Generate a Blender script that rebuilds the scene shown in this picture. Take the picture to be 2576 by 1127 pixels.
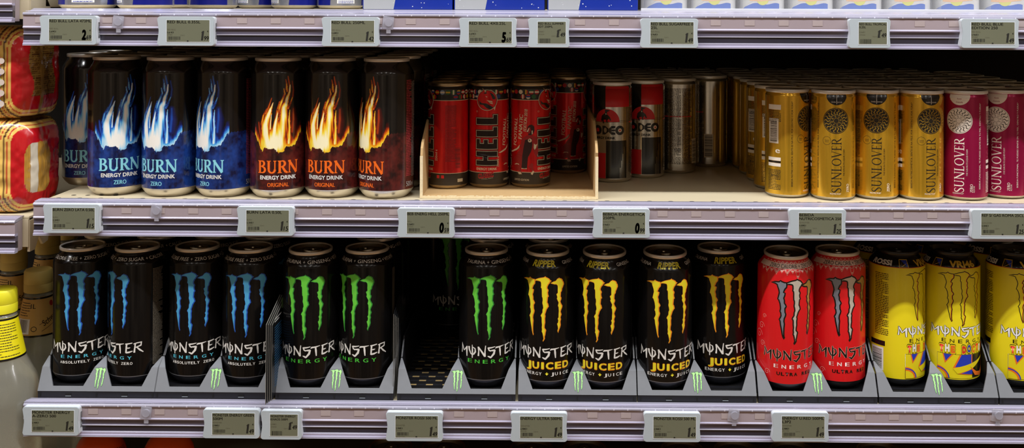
import bpy, bmesh, math, random
import numpy as np
from mathutils import Vector, Matrix
from mathutils.geometry import tessellate_polygon

for _o in list(bpy.data.objects):
    bpy.data.objects.remove(_o)
C = bpy.context.scene.collection
SC = bpy.context.scene
random.seed(7)
RNG = np.random.RandomState(11)

# ------------------------------------------------------------------ camera
FPX, PX, PY = 2600.0, 1375.0, 11.0          # focal length and principal point in 2576x1127 pixels
YAW, ROLL = 0.008, 0.0042
cam_d = bpy.data.cameras.new('camera')
cam_d.sensor_width = 36.0
cam_d.sensor_fit = 'HORIZONTAL'
cam_d.lens = FPX / 2576.0 * 36.0
cam_d.shift_x = -(PX - 1288.0) / 2576.0
cam_d.shift_y = -(563.5 - PY) / 2576.0
cam_d.clip_start = 0.02
cam = bpy.data.objects.new('camera', cam_d)
RM = Matrix.Rotation(YAW, 3, 'Z') @ Matrix.Rotation(math.radians(90), 3, 'X') @ Matrix.Rotation(ROLL, 3, 'Z')
cam.matrix_world = RM.to_4x4()
C.objects.link(cam)
SC.camera = cam

def ray(px, py):                              # pixel -> direction in world
    return RM @ Vector(((px - PX) / FPX, -(py - PY) / FPX, -1.0))
def at_y(px, py, y):                          # pixel on the vertical plane y (mm)
    d = ray(px, py); t = y / d.y
    return d.x * t, d.z * t
def at_z(px, py, z):                          # pixel on the horizontal plane z (mm)
    d = ray(px, py); t = z / d.z
    return d.x * t, d.y * t
def facing(cx, cy):                           # angle at which the side of a can faces the photographer
    return math.atan2(-cx, cy)
def on_can(px, py, cx, cy, r):                # pixel on a vertical cylinder -> (angle, z) ; angle 0 is the side seen frontally
    d = ray(px, py)
    a = d.x * d.x + d.y * d.y; b = -2 * (d.x * cx + d.y * cy); c = cx * cx + cy * cy - r * r
    q = b * b - 4 * a * c
    t = (-b - math.sqrt(q)) / (2 * a) if q > 0 else -b / (2 * a)
    return math.atan2(d.x * t - cx, -(d.y * t - cy)) - facing(cx, cy), d.z * t

# ------------------------------------------------------------------ light
SC.view_settings.view_transform = 'Standard'
SC.view_settings.look = 'None'
SC.view_settings.gamma = 1.0
SC.view_settings.use_curve_mapping = False
SC.view_settings.exposure = 0.0
W = bpy.data.worlds.new('store'); SC.world = W
W.use_nodes = True
W.node_tree.nodes['Background'].inputs[0].default_value = (1.0, 0.62, 0.33, 1)
W.node_tree.nodes['Background'].inputs[1].default_value = 0.16
def strip_lamp(name, x, y, z, lx, ly, watts, col):
    l = bpy.data.lights.new(name, 'AREA'); l.shape = 'RECTANGLE'
    l.size, l.size_y, l.energy, l.color = lx, ly, watts, col
    o = bpy.data.objects.new(name, l); o.location = (x, y, z); C.objects.link(o)
    return o
strip_lamp('ceiling_lamp', 0.0, 0.42, 1.40, 7.0, 0.05, 150.0, (0.97, 0.98, 1.0))
for _x in (-1.5, -.75, 0.0, .75, 1.5): strip_lamp('ceiling_lamp', _x, -0.35, 1.40, 0.06, 1.1, 3.0, (1.0, 0.96, 0.9))

# ------------------------------------------------------------------ materials
MATS = {}
def lin(c):
    c = np.asarray(c, float) / 255.0
    return np.where(c <= 0.04045, c / 12.92, ((c + 0.055) / 1.055) ** 2.4)
def mat(name, rgb, rough=0.45, metal=0.0, coat=0.0, var=0.06, scale=60.0, bump=0.0, alpha=1.0, attr=None, trans=0.0, spec=0.5, emit=0.0):
    if name in MATS: return MATS[name]
    m = bpy.data.materials.new(name); m.use_nodes = True
    nt = m.node_tree; b = nt.nodes['Principled BSDF']
    b.inputs['Roughness'].default_value = rough
    b.inputs['Metallic'].default_value = metal
    b.inputs['Coat Weight'].default_value = coat
    b.inputs['Coat Roughness'].default_value = 0.10
    b.inputs['Alpha'].default_value = alpha
    b.inputs['Transmission Weight'].default_value = trans
    b.inputs['Specular IOR Level'].default_value = spec
    base = (*lin(rgb), 1.0)
    if attr:
        a = nt.nodes.new('ShaderNodeAttribute'); a.attribute_name = attr
        nt.links.new(a.outputs['Color'], b.inputs['Base Color'])
    else:
        tc = nt.nodes.new('ShaderNodeTexCoord'); nz = nt.nodes.new('ShaderNodeTexNoise')
        nz.inputs['Scale'].default_value = scale; nz.inputs['Detail'].default_value = 3
        nt.links.new(tc.outputs['Object'], nz.inputs['Vector'])
        mx = nt.nodes.new('ShaderNodeMix'); mx.data_type = 'RGBA'
        mx.inputs[6].default_value = tuple(v * (1 - var) for v in base[:3]) + (1,)
        mx.inputs[7].default_value = tuple(min(1, v * (1 + var)) for v in base[:3]) + (1,)
        nt.links.new(nz.outputs['Fac'], mx.inputs[0]); nt.links.new(mx.outputs[2], b.inputs['Base Color'])
        if bump:
            bp = nt.nodes.new('ShaderNodeBump'); bp.inputs['Strength'].default_value = bump; bp.inputs['Distance'].default_value = 0.001
            nt.links.new(nz.outputs['Fac'], bp.inputs['Height']); nt.links.new(bp.outputs[0], b.inputs['Normal'])
    MATS[name] = m
    return m

# ------------------------------------------------------------------ object helpers
def mesh_obj(name, me, parent=None, loc=None):
    o = bpy.data.objects.new(name, me); C.objects.link(o)
    if parent is not None: o.parent = parent
    if loc is not None: o.location = [v * .001 for v in loc]
    return o
def tag(o, label=None, cat=None, group=None, kind=None):
    if label: o['label'] = label
    if cat: o['category'] = cat
    if group: o['group'] = group
    if kind: o['kind'] = kind
    return o
def thing(name, label, cat, loc=(0, 0, 0), rz=0.0, group=None):
    o = bpy.data.objects.new(name, None); C.objects.link(o)
    o.empty_display_size = 0.01
    o.location = [v * .001 for v in loc]; o.rotation_euler = (0, 0, rz)
    return tag(o, label, cat, group)
def bm_mesh(name, bm, mats, smooth=None):
    me = bpy.data.meshes.new(name)
    bmesh.ops.recalc_face_normals(bm, faces=bm.faces)
    bm.to_mesh(me); bm.free()
    for m in (mats if isinstance(mats, (list, tuple)) else [mats]): me.materials.append(m)
    if smooth is not None:
        me.polygons.foreach_set('use_smooth', [True] * len(me.polygons))
        me.set_sharp_from_angle(angle=math.radians(smooth))
    return me
def box(bm, x0, x1, y0, y1, z0, z1, bev=0.0, seg=2):
    r = bmesh.ops.create_cube(bm, size=1.0)
    vs = r['verts']
    for v in vs:
        v.co = Vector((x0 + (v.co.x + .5) * (x1 - x0), y0 + (v.co.y + .5) * (y1 - y0), z0 + (v.co.z + .5) * (z1 - z0))) * .001
    if bev:
        es = list({e for v in vs for e in v.link_edges})
        bmesh.ops.bevel(bm, geom=es, offset=bev * .001, segments=seg, affect='EDGES', profile=0.5)
def box_obj(name, m, parent, b, bev=0.0, seg=2, smooth=None):
    bm = bmesh.new(); box(bm, *b, bev, seg)
    return mesh_obj(name, bm_mesh(name, bm, m, smooth if smooth else (40 if bev else None)), parent)
def prism(bm, pts, y0, y1, axis='y', close=True):
    """extrude a polygon (x,z) between two depths (axis y) or (y,z) between two x (axis x)"""
    def P(a, b, t): return Vector((a, t, b) if axis == 'y' else ((t, a, b) if axis == 'x' else (a, b, t))) * .001
    f = [bm.verts.new(P(a, b, y0)) for a, b in pts]; k = [bm.verts.new(P(a, b, y1)) for a, b in pts]
    n = len(pts)
    a = bm.faces.new(f); b = bm.faces.new(k[::-1])
    for i in range(n): bm.faces.new((f[i], k[i], k[(i + 1) % n], f[(i + 1) % n]))
    a.normal_update(); b.normal_update()
    bmesh.ops.triangulate(bm, faces=[a, b])
def lathe(prof, seg=96, mats=None, bands=None, cap_top=False):
    """revolve (r,z) mm; bands: list of (zmin, material index) in rising order"""
    bm = bmesh.new(); rings = []
    for r, z in prof:
        if r < 1e-6: rings.append([bm.verts.new((0, 0, z * .001))])
        else: rings.append([bm.verts.new((r * .001 * math.sin(2 * math.pi * i / seg), -r * .001 * math.cos(2 * math.pi * i / seg), z * .001)) for i in range(seg)])
    for k in range(len(rings) - 1):
        a, b = rings[k], rings[k + 1]; zm = .5 * (prof[k][1] + prof[k + 1][1]); mi = 0
        if bands:
            for zb, ix in bands:
                if zm >= zb: mi = ix
        for i in range(seg):
            j = (i + 1) % seg
            if len(a) == 1 and len(b) == 1: continue
            if len(a) == 1: f = bm.faces.new((a[0], b[j], b[i]))
            elif len(b) == 1: f = bm.faces.new((a[i], a[j], b[0]))
            else: f = bm.faces.new((a[i], a[j], b[j], b[i]))
            f.material_index = mi
    return bm

# ------------------------------------------------------------------ 2D art: text, polygons, strokes -> wrapped prints
_T = {}
def text2d(s, h=1.0, w=None, bold=0.0, shear=0.0, space=1.0, spread=None):
    """letters of the built-in font as triangles, centred on 0; h = letter height (mm), w = forced width"""
    key = (s, bold, shear, space)
    if key not in _T:
        cu = bpy.data.curves.new('t', 'FONT'); cu.body = s; cu.size = 1.0; cu.shear = shear
        cu.space_character = space; cu.resolution_u = 3; cu.fill_mode = 'FRONT'
        ob = bpy.data.objects.new('t', cu); C.objects.link(ob)
        dg = bpy.context.evaluated_depsgraph_get(); me = ob.evaluated_get(dg).to_mesh()
        v = np.zeros(len(me.vertices) * 3); me.vertices.foreach_get('co', v); v = v.reshape(-1, 3)[:, :2].copy()
        f = [tuple(p.vertices) for p in me.polygons]
        ob.evaluated_get(dg).to_mesh_clear(); bpy.data.objects.remove(ob); bpy.data.curves.remove(cu)
        if bold and len(v):      # heavier weight: the same letters laid slightly apart
            n = len(v); vs, fs = [], []
            for q, (dx, dy) in enumerate(((-1, 0), (1, 0), (0, 1), (0, -1), (-.7, .7), (.7, -.7), (.7, .7), (-.7, -.7)) if bold > .03 else ((-1, 0), (1, 0))):
                vs.append(v + np.array([dx, dy]) * bold); fs += [tuple(i + q * n for i in p) for p in f]
            v, f = np.concatenate(vs), fs
        _T[key] = (v, f)
    v, f = _T[key]
    if len(v) == 0: return v, f
    v = v.copy(); lo, hi = v.min(0), v.max(0)
    cap = 0.72
    v -= ((lo[0] + hi[0]) / 2, cap / 2)
    sy = h / cap; sx = sy if w is None else w / max(1e-6, hi[0] - lo[0])
    return v * (sx, sy), f
def poly(pts): return np.array(pts, float), [tuple(range(len(pts)))]
def rect(x0, x1, y0, y1): return poly([(x0, y0), (x1, y0), (x1, y1), (x0, y1)])
def disc(cx, cy, r, n=28, a0=0.0, a1=2 * math.pi, ry=None):
    full = abs(a1 - a0 - 2 * math.pi) < 1e-6
    return poly([(cx + r * math.cos(a0 + (a1 - a0) * i / n), cy + (ry or r) * math.sin(a0 + (a1 - a0) * i / n)) for i in range(n if full else n + 1)])
def stroke(pts, w, closed=False):
    """ribbon of variable width along a polyline; w scalar or list"""
    P = np.array(pts, float); n = len(P)
    ws = np.full(n, w, float) if np.isscalar(w) else np.array(w, float)
    T = np.zeros_like(P)
    for i in range(n):
        a = P[(i - 1) % n] if (closed or i > 0) else P[i]; b = P[(i + 1) % n] if (closed or i < n - 1) else P[i]
        d1 = P[i] - a; d2 = b - P[i]
        d = d1 / (np.linalg.norm(d1) + 1e-9) + d2 / (np.linalg.norm(d2) + 1e-9)
        T[i] = d / (np.linalg.norm(d) + 1e-9)
    N = np.stack([-T[:, 1], T[:, 0]], 1) * ws[:, None] / 2
    V = np.concatenate([P + N, P - N]); F = []
    for i in range(n if closed else n - 1):
        j = (i + 1) % n; F.append((i, j, n + j, n + i))
    return V, F
def ring(cx, cy, r, w, n=40): return stroke([(cx + r * math.cos(2 * math.pi * i / n), cy + r * math.sin(2 * math.pi * i / n)) for i in range(n)], w, True)
def offset(pts, d):
    P = np.array(pts, float); n = len(P)
    area = 0.5 * np.sum(P[:, 0] * np.roll(P[:, 1], -1) - np.roll(P[:, 0], -1) * P[:, 1])
    sgn = 1.0 if area > 0 else -1.0
    Q = P.copy()
    for i in range(n):
        e1 = P[i] - P[i - 1]; e2 = P[(i + 1) % n] - P[i]
        n1 = np.array([e1[1], -e1[0]]) / (np.linalg.norm(e1) + 1e-9); n2 = np.array([e2[1], -e2[0]]) / (np.linalg.norm(e2) + 1e-9)
        m = n1 + n2; m /= (np.linalg.norm(m) + 1e-9); k = 1.0 / max(0.5, float(np.dot(m, n1)))
        Q[i] = P[i] + sgn * d * k * m
    return Q
def move(vf, dx=0, dy=0, rot=0.0, sx=1.0, sy=1.0):
    v, f = vf; v = np.array(v, float) * (sx, sy)
    c, s = math.cos(rot), math.sin(rot)
    return np.stack([v[:, 0] * c - v[:, 1] * s + dx, v[:, 0] * s + v[:, 1] * c + dy], 1), f
def lines(x0, x1, y0, y1, pitch, h, rows=None, seed=1, fill=0.9):
    """rows of tiny unreadable words"""
    r = random.Random(seed); V = []; F = []; y = y1
    while y > y0:
        x = x0; end = x1 - (x1 - x0) * (0.0 if r.random() < .75 else r.random() * .5)
        while x < end:
            w = h * r.uniform(.8, 3.2); e = min(x + w, end); k = len(V)
            V += [(x, y - h), (e, y - h), (e, y), (x, y)]; F.append((k, k + 1, k + 2, k + 3)); x += w + h * .5
        y -= pitch
    return np.array(V), F
def barcode(x0, x1, y0, y1, n=24, seed=3, horiz=False):
    r = random.Random(seed); V = []; F = []; a, b = (y0, y1) if horiz else (x0, x1); t = a; u = (b - a) / (n * 2.0)
    while t < b - u:
        w = u * r.choice((.6, .9, 1.6)); k = len(V)
        V += [(x0, t), (x1, t), (x1, t + w), (x0, t + w)] if horiz else [(t, y0), (t + w, y0), (t + w, y1), (t, y1)]
        F.append((k, k + 1, k + 2, k + 3)); t += w + u * r.choice((.7, 1.0, 1.5))
    return np.array(V), F

class Art:
    """prints grouped by part; every piece lies on its own thin layer"""
    def __init__(self): self.parts = {}
    def add(self, part, m, vf, layer=1):
        if len(vf[0]): self.parts.setdefault(part, []).append((m, vf[0], vf[1], layer))
    def bm(self, part, cut, zcut=()):
        bm = bmesh.new(); ms = []; lay = bm.faces.layers.int.new('l')
        for m, v, f, layer in self.parts[part]:
            if m not in ms: ms.append(m)
            vs = [bm.verts.new((x, y, 0)) for x, y in v]
            ff = []
            for idx in f:
                if len(idx) > 4: ff += [tuple(idx[q] for q in tri) for tri in tessellate_polygon([[Vector((v[i][0], v[i][1], 0)) for i in idx]])]
                else: ff.append(idx)
            for idx in ff:
                try: fc = bm.faces.new([vs[i] for i in idx]); fc.material_index = ms.index(m); fc[lay] = layer
                except ValueError: pass
        if cut:
            xs = [v.co.x for v in bm.verts]
            k = math.floor(min(xs) / cut)
            while k * cut < max(xs):
                if k * cut > min(xs): bmesh.ops.bisect_plane(bm, geom=bm.verts[:] + bm.edges[:] + bm.faces[:], plane_co=(k * cut, 0, 0), plane_no=(1, 0, 0))
                k += 1
        zs = [v.co.y for v in bm.verts]
        for z in zcut:
            if min(zs) < z < max(zs): bmesh.ops.bisect_plane(bm, geom=bm.verts[:] + bm.edges[:] + bm.faces[:], plane_co=(0, z, 0), plane_no=(0, 1, 0))
        bmesh.ops.delete(bm, geom=[v for v in bm.verts if not v.link_faces], context='VERTS')
        return bm, ms, lay
    def wrapped(self, prof, R, eps=0.05, seg=96):
        """meshes of all parts wrapped on a can profile [(r,z)..]"""
        zz = np.array([p[1] for p in prof]); rr = np.array([p[0] for p in prof]); out = []
        for part in self.parts:
            bm, ms, lay = self.bm(part, 2.4, [z for z in zz])
            for v in bm.verts:
                s, z = v.co.x, v.co.y; r = float(np.interp(z, zz, rr)) + .03 + eps * v.link_faces[0][lay]; a = s / R
                v.co = Vector((r * math.sin(a), -r * math.cos(a), z)) * .001
            me = bpy.data.meshes.new(part.split('#')[0]); bm.to_mesh(me); bm.free()
            for m in ms: me.materials.append(m)
            me.polygons.foreach_set('use_smooth', [True] * len(me.polygons))
            out.append((part.split('#')[0], me))
        return out
    def flat(self, eps=0.08, xf=None):
        """meshes of all parts lying in the plane y=0 facing the aisle (x,z)"""
        out = []
        for part in self.parts:
            bm, ms, lay = self.bm(part, None)
            for v in bm.verts:
                p = Vector((v.co.x, -eps * v.link_faces[0][lay], v.co.y))
                v.co = (xf(p) if xf else p) * .001
            me = bpy.data.meshes.new(part.split('#')[0]); bm.to_mesh(me); bm.free()
            for m in ms: me.materials.append(m)
            out.append((part.split('#')[0], me))
        return out

# ------------------------------------------------------------------ shared materials
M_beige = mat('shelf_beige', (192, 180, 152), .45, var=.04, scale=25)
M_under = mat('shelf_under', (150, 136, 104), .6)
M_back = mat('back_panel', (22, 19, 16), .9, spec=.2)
M_lip = mat('clear_lip', (164, 162, 180), .22, coat=.6, var=.08, scale=14, alpha=.9)
M_chan = mat('rail_channel', (160, 147, 154), .35, coat=.5, var=.08, scale=9)
M_ridge = mat('rail_ridge', (172, 168, 192), .25, coat=.6)
M_dark = mat('rail_gap_shade', (42, 40, 54), .3, coat=.7, var=.12, scale=12)  # opaque dark strip standing for the shaded gap seen through clear plastic
M_line = mat('rail_line', (196, 194, 210), .25, coat=.4)
M_mid = mat('rail_mid', (94, 89, 106), .3, coat=.7, var=.12, scale=12)
M_slot = mat('rail_slot', (170, 157, 158), .4)
M_clip = mat('clear_clip', (190, 190, 205), .15, alpha=.45, coat=1)
M_tag = mat('tag_housing', (172, 183, 190), .5, var=.03)
M_tagedge = mat('tag_white', (212, 219, 226), .45, var=.02)
M_screen = mat('tag_screen', (106, 109, 90), .25, coat=.3, var=.05, scale=30)
M_ink = mat('screen_ink', (24, 25, 20), .6)
M_ink2 = mat('screen_grey_ink', (88, 86, 68), .6)
M_white = mat('print_white', (232, 232, 230), .4)
M_black = mat('print_black', (14, 13, 13), .25, coat=.4)

# ------------------------------------------------------------------ the setting
Z_TOP, Z_MID, Z_BOT, Z_LOW = -8.0, -233.7, -471.8, -661.0
XL, XR = -604.0, 980.0
def struct(name, m, b, bev=0.0):
    return tag(box_obj(name, m, None, b, bev), kind='structure')
M_floor = mat('floor_tile', (150, 110, 66), .3, var=.1, scale=3)
M_ceil = mat('ceiling_white', (205, 202, 196), .8)
struct('floor', M_floor, (-3000, 3000, -2600, 2000, -1500, -1470))
struct('ceiling', M_ceil, (-3000, 3000, -2600, 2000, 1500, 1530))
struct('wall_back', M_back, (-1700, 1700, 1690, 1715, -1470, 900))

M_opp = bpy.data.materials.new('opposite_goods'); M_opp.use_nodes = True
_nt = M_opp.node_tree; _b = _nt.nodes['Principled BSDF']; _b.inputs['Roughness'].default_value = .6
_tc = _nt.nodes.new('ShaderNodeTexCoord'); _mp = _nt.nodes.new('ShaderNodeMapping'); _mp.inputs['Rotation'].default_value = (math.pi / 2, 0, 0)
_br = _nt.nodes.new('ShaderNodeTexBrick'); _br.inputs['Scale'].default_value = 1.0; _br.inputs['Brick Width'].default_value = .16; _br.inputs['Row Height'].default_value = .34; _br.inputs['Mortar Size'].default_value = .012
_br.inputs['Color1'].default_value = (.05, .035, .02, 1); _br.inputs['Color2'].default_value = (.62, .5, .36, 1); _br.inputs['Mortar'].default_value = (.01, .01, .01, 1); _br.inputs['Bias'].default_value = -.1
_nt.links.new(_tc.outputs['Object'], _mp.inputs['Vector']); _nt.links.new(_mp.outputs[0], _br.inputs['Vector']); _nt.links.new(_br.outputs['Color'], _b.inputs['Base Color'])
struct('wall_front', M_opp, (-3000, 3000, -1130, -1100, -1470, 700))  # unseen shelf wall opposite, added for the metal cans to reflect

def shelf(z, label, x0=XL, x1=XR, holes=False, y0=1222, col=None):
    t = thing('shelf', label, 'shelf', (0, 0, 0))
    box_obj('shelf_panel', col or M_beige, t, (x0, x1, y0, 1688, z - 3.0, z), .8)
    box_obj('shelf_edge', col or M_beige, t, (x0, x1, y0, y0 + 3, z - 36, z - 3.0))
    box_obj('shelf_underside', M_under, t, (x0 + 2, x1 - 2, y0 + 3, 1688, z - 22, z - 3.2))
    box_obj('end_bracket', col or M_beige, t, (x0, x0 + 3, y0 + 4, 1688, z - 38, z - 3.2))
    if holes:
        bm = bmesh.new()
        bmesh.ops.create_circle(bm, cap_ends=True, segments=14, radius=.0030)
        for v in bm.verts: v.co.y *= .8
        me = bm_mesh('perforation', bm, mat('hole_dark', (40, 33, 24), .8))
        for k in range(64):
            x = x0 + 12 + k * 25.2
            if x < x1 - 5: mesh_obj('perforation', me, t, (x, y0 + 8, z + .12))
        for k in range(4): mesh_obj('perforation', me, t, (x0 + 22 + 17 * k, y0 + 26, z + .12))
    return t
shelf(Z_TOP, 'beige metal shelf carrying the silver and blue packs')
shelf(Z_MID, 'beige perforated metal shelf under the flame cans and gold cans', holes=True)
shelf(Z_BOT, 'beige metal shelf under the grey can dispensers')
shelf(Z_LOW, 'dark lowest shelf under the orange bottles', col=mat('shelf_low', (120, 108, 84), .5))

def rail(x0, x1, yf, zs, label, slots=True, phase=0.0):
    t = thing('price_rail', label, 'price rail')
    def ex(name, m, pts):
        bm = bmesh.new(); prism(bm, [(yf + a, zs + b) for a, b in pts], x0, x1, 'x')
        return mesh_obj(name, bm_mesh(name, bm, m), t)
    Z_ = Z_TOP if abs(zs - Z_TOP) < 4 else zs
    R_ = lambda a, b, c, d: [(a, c), (b, c), (b, d), (a, d)]
    ex('top_lip', M_lip, [(1225.4 - yf, 1.0 + Z_ - zs), (1221.0 - yf, 1.0 + Z_ - zs), (.6 * (1221.5 - yf), .5), (1, -1.2), (0, -2.4), (0, -3.8), (2.2, -4.4), (1221.5 - yf, -2.4), (1221.5 - yf, .35 + Z_ - zs), (1225.4 - yf, .35 + Z_ - zs)])
    for q_ in (.3, .55, .8): ex('lip_rib', M_ridge, [(q_ * (1221 - yf), .1 + .75 * q_), (q_ * (1221 - yf) - .5, .45 + .8 * q_), (q_ * (1221 - yf) - 1.0, .1 + .75 * q_)])
    ex('label_channel', M_chan, R_(1.3, 8, -17, -3.6))
    ex('ridge', M_ridge, [(2.4, -20), (.6, -19.4), (.3, -18.4), (1.3, -17), (8, -17), (8, -20)])
    ex('lower_channel', M_mid, R_(2.6, 8.5, -26.2, -20)); ex('lower_channel', M_dark, R_(2.9, 8.5, -33.6, -26.2))
    ex('rib', M_line, [(4, -26.9), (1.7, -26.6), (1.7, -25.9), (4, -25.6)])
    ex('rib', M_line, [(5, -34.3), (1.9, -34.1), (1.9, -33.5), (5, -33.3)])
    ex('bottom_lip', M_ridge, [(8, -39), (1.2, -39), (.2, -38.2), (.6, -36.8), (1.6, -36.4), (1.2, -34.6), (2.4, -34.2), (8, -34.2)])
    ex('rib', M_line, [(1.3, -39.7), (.1, -39.5), (.1, -38.9), (8, -38.9), (8, -39.7)])
    ex('rail_back', M_chan, R_(8.5, 1221.4 - yf, -38.6, -3))
    bm = bmesh.new(); x = x0 + 14
    while x < x1 - 6:
        box(bm, x, x + 1.6, yf - .35, yf + .4, zs - 3.9, zs - 2.2); x += 16.2
    tag(mesh_obj('clip_teeth', bm_mesh('clip_teeth', bm, M_line), t), kind='stuff')
    if slots:
        bm = bmesh.new(); box(bm, -5.8, 5.8, .95, 1.6, -13.2, -6.8); me = bm_mesh('slot', bm, M_slot)
        x = x0 + 20 + phase
        while x < x1 - 12:
            mesh_obj('slot', me, t, (x, yf, zs)); x += 39.2
    return t
YT, YM, YB = 1195.0, 1205.0, 1212.0
rail(XL - 14, XR, YT, Z_TOP - 2.6, 'clear plastic price rail along the shelf of silver and blue packs')
rail(XL - 6, XR, YM, Z_MID, 'clear plastic price rail under the flame cans and gold cans', phase=11)
rail(XL - 20, XR, YB, Z_BOT, 'clear plastic price rail under the grey can dispensers', phase=23)

# small clear clips stuck in the rails
def clip(px, py, yf, label):
    x, z = at_y(px, py, yf - 1)
    t = thing('plastic_clip', label, 'clip', (x, yf - 1, z))
    bm = bmesh.new(); box(bm, -6.5, 6.5, .2, 2.2, -7.5, 7.5, 1.0); o = mesh_obj('clip_body', bm_mesh('clip_body', bm, M_clip, 40), t); o.rotation_euler = (0, .12, 0)
    bm = bmesh.new(); bmesh.ops.create_cone(bm, cap_ends=True, segments=20, radius1=.0048, radius2=.0044, depth=.002, matrix=Matrix.Translation((.001, -.0008, .0005)) @ Matrix.Rotation(math.pi / 2, 4, 'X'))
    mesh_obj('clip_button', bm_mesh('clip_button', bm, M_clip, 40), t)
    box_obj('clip_stem', M_clip, t, (-2, 3, .5, 2, -12, -7))
clip(296, 56, YT, 'clear plastic clip in the rail below the big silver cans')
clip(976, 58, YT, 'clear plastic clip in the rail below the four-can cartons')
clip(392, 531, YM, 'clear plastic clip in the rail below the blue flame cans')
clip(366, 1040, YB, 'clear plastic clip in the rail below the blue claw cans')
clip(1846, 1046, YB, 'clear plastic clip in the rail below the yellow claw cans')
clip(2510, 1046, YB, 'clear plastic clip in the rail below the yellow dispenser cans')

# ------------------------------------------------------------------ electronic price tags
def tag_outline(w, h, waist=1.7):
    r = 3.2; P = []
    for cx, cz, a0 in ((w / 2 - r, h / 2 - r, 0), (-w / 2 + r, h / 2 - r, 90), (-w / 2 + r, -h / 2 + r, 180), (w / 2 - r, -h / 2 + r, 270)):
        for k in range(5):
            a = math.radians(a0 + 22.5 * k); P.append([cx + r * math.cos(a), cz + r * math.sin(a)])
        if a0 == 90:
            for q in (.25, .45, .55, .75): P.append([-w / 2 + waist * math.sin(math.pi * q) ** 1.5, h / 2 - r - q * (h - 2 * r)])
        if a0 == 270:
            for q in (.25, .45, .55, .75): P.append([w / 2 - .6 * waist * math.sin(math.pi * q) ** 1.5, -h / 2 + r + q * (h - 2 * r)])
    return P
def tag_meshes(w, h, sx0, sx1):
    P = tag_outline(w, h)
    bm = bmesh.new(); prism(bm, P, 1.2, 11, 'y')
    side = bm_mesh('housing', bm, M_tagedge, 35)
    bm = bmesh.new(); prism(bm, [(a * .99, b * .985) for a, b in P], 0, 1.3, 'y')
    front = bm_mesh('front_plate', bm, M_tag, 35)
    z0, z1 = h / 2 - .86 * h, h / 2 - .115 * h
    bm = bmesh.new(); box(bm, sx0 - .7, sx1 + .7, -.25, .5, z0 - .9, z1 + .3)
    frame = bm_mesh('screen_frame', bm, M_tagedge)
    bm = bmesh.new(); box(bm, sx0, sx1, -.4, .4, z0, z1)
    return [('housing', side), ('front_plate', front), ('screen_frame', frame), ('screen', bm_mesh('screen', bm, M_screen))]
TW, TH = 66.5, 33.6
TBIG = tag_meshes(TW, TH, -TW / 2 + .172 * TW, -TW / 2 + .915 * TW)
TSM = tag_meshes(48.0, TH, -24 + .235 * 48, -24 + .905 * 48)
_ba = Art(); _ba.add('side_barcode', M_ink, barcode(-9, 9, -3.0, 1.5, 26, 5))
SIDEBAR = _ba.flat(xf=lambda p: Vector((p.y, -p.z * .9, p.x)))[0][1]
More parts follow.
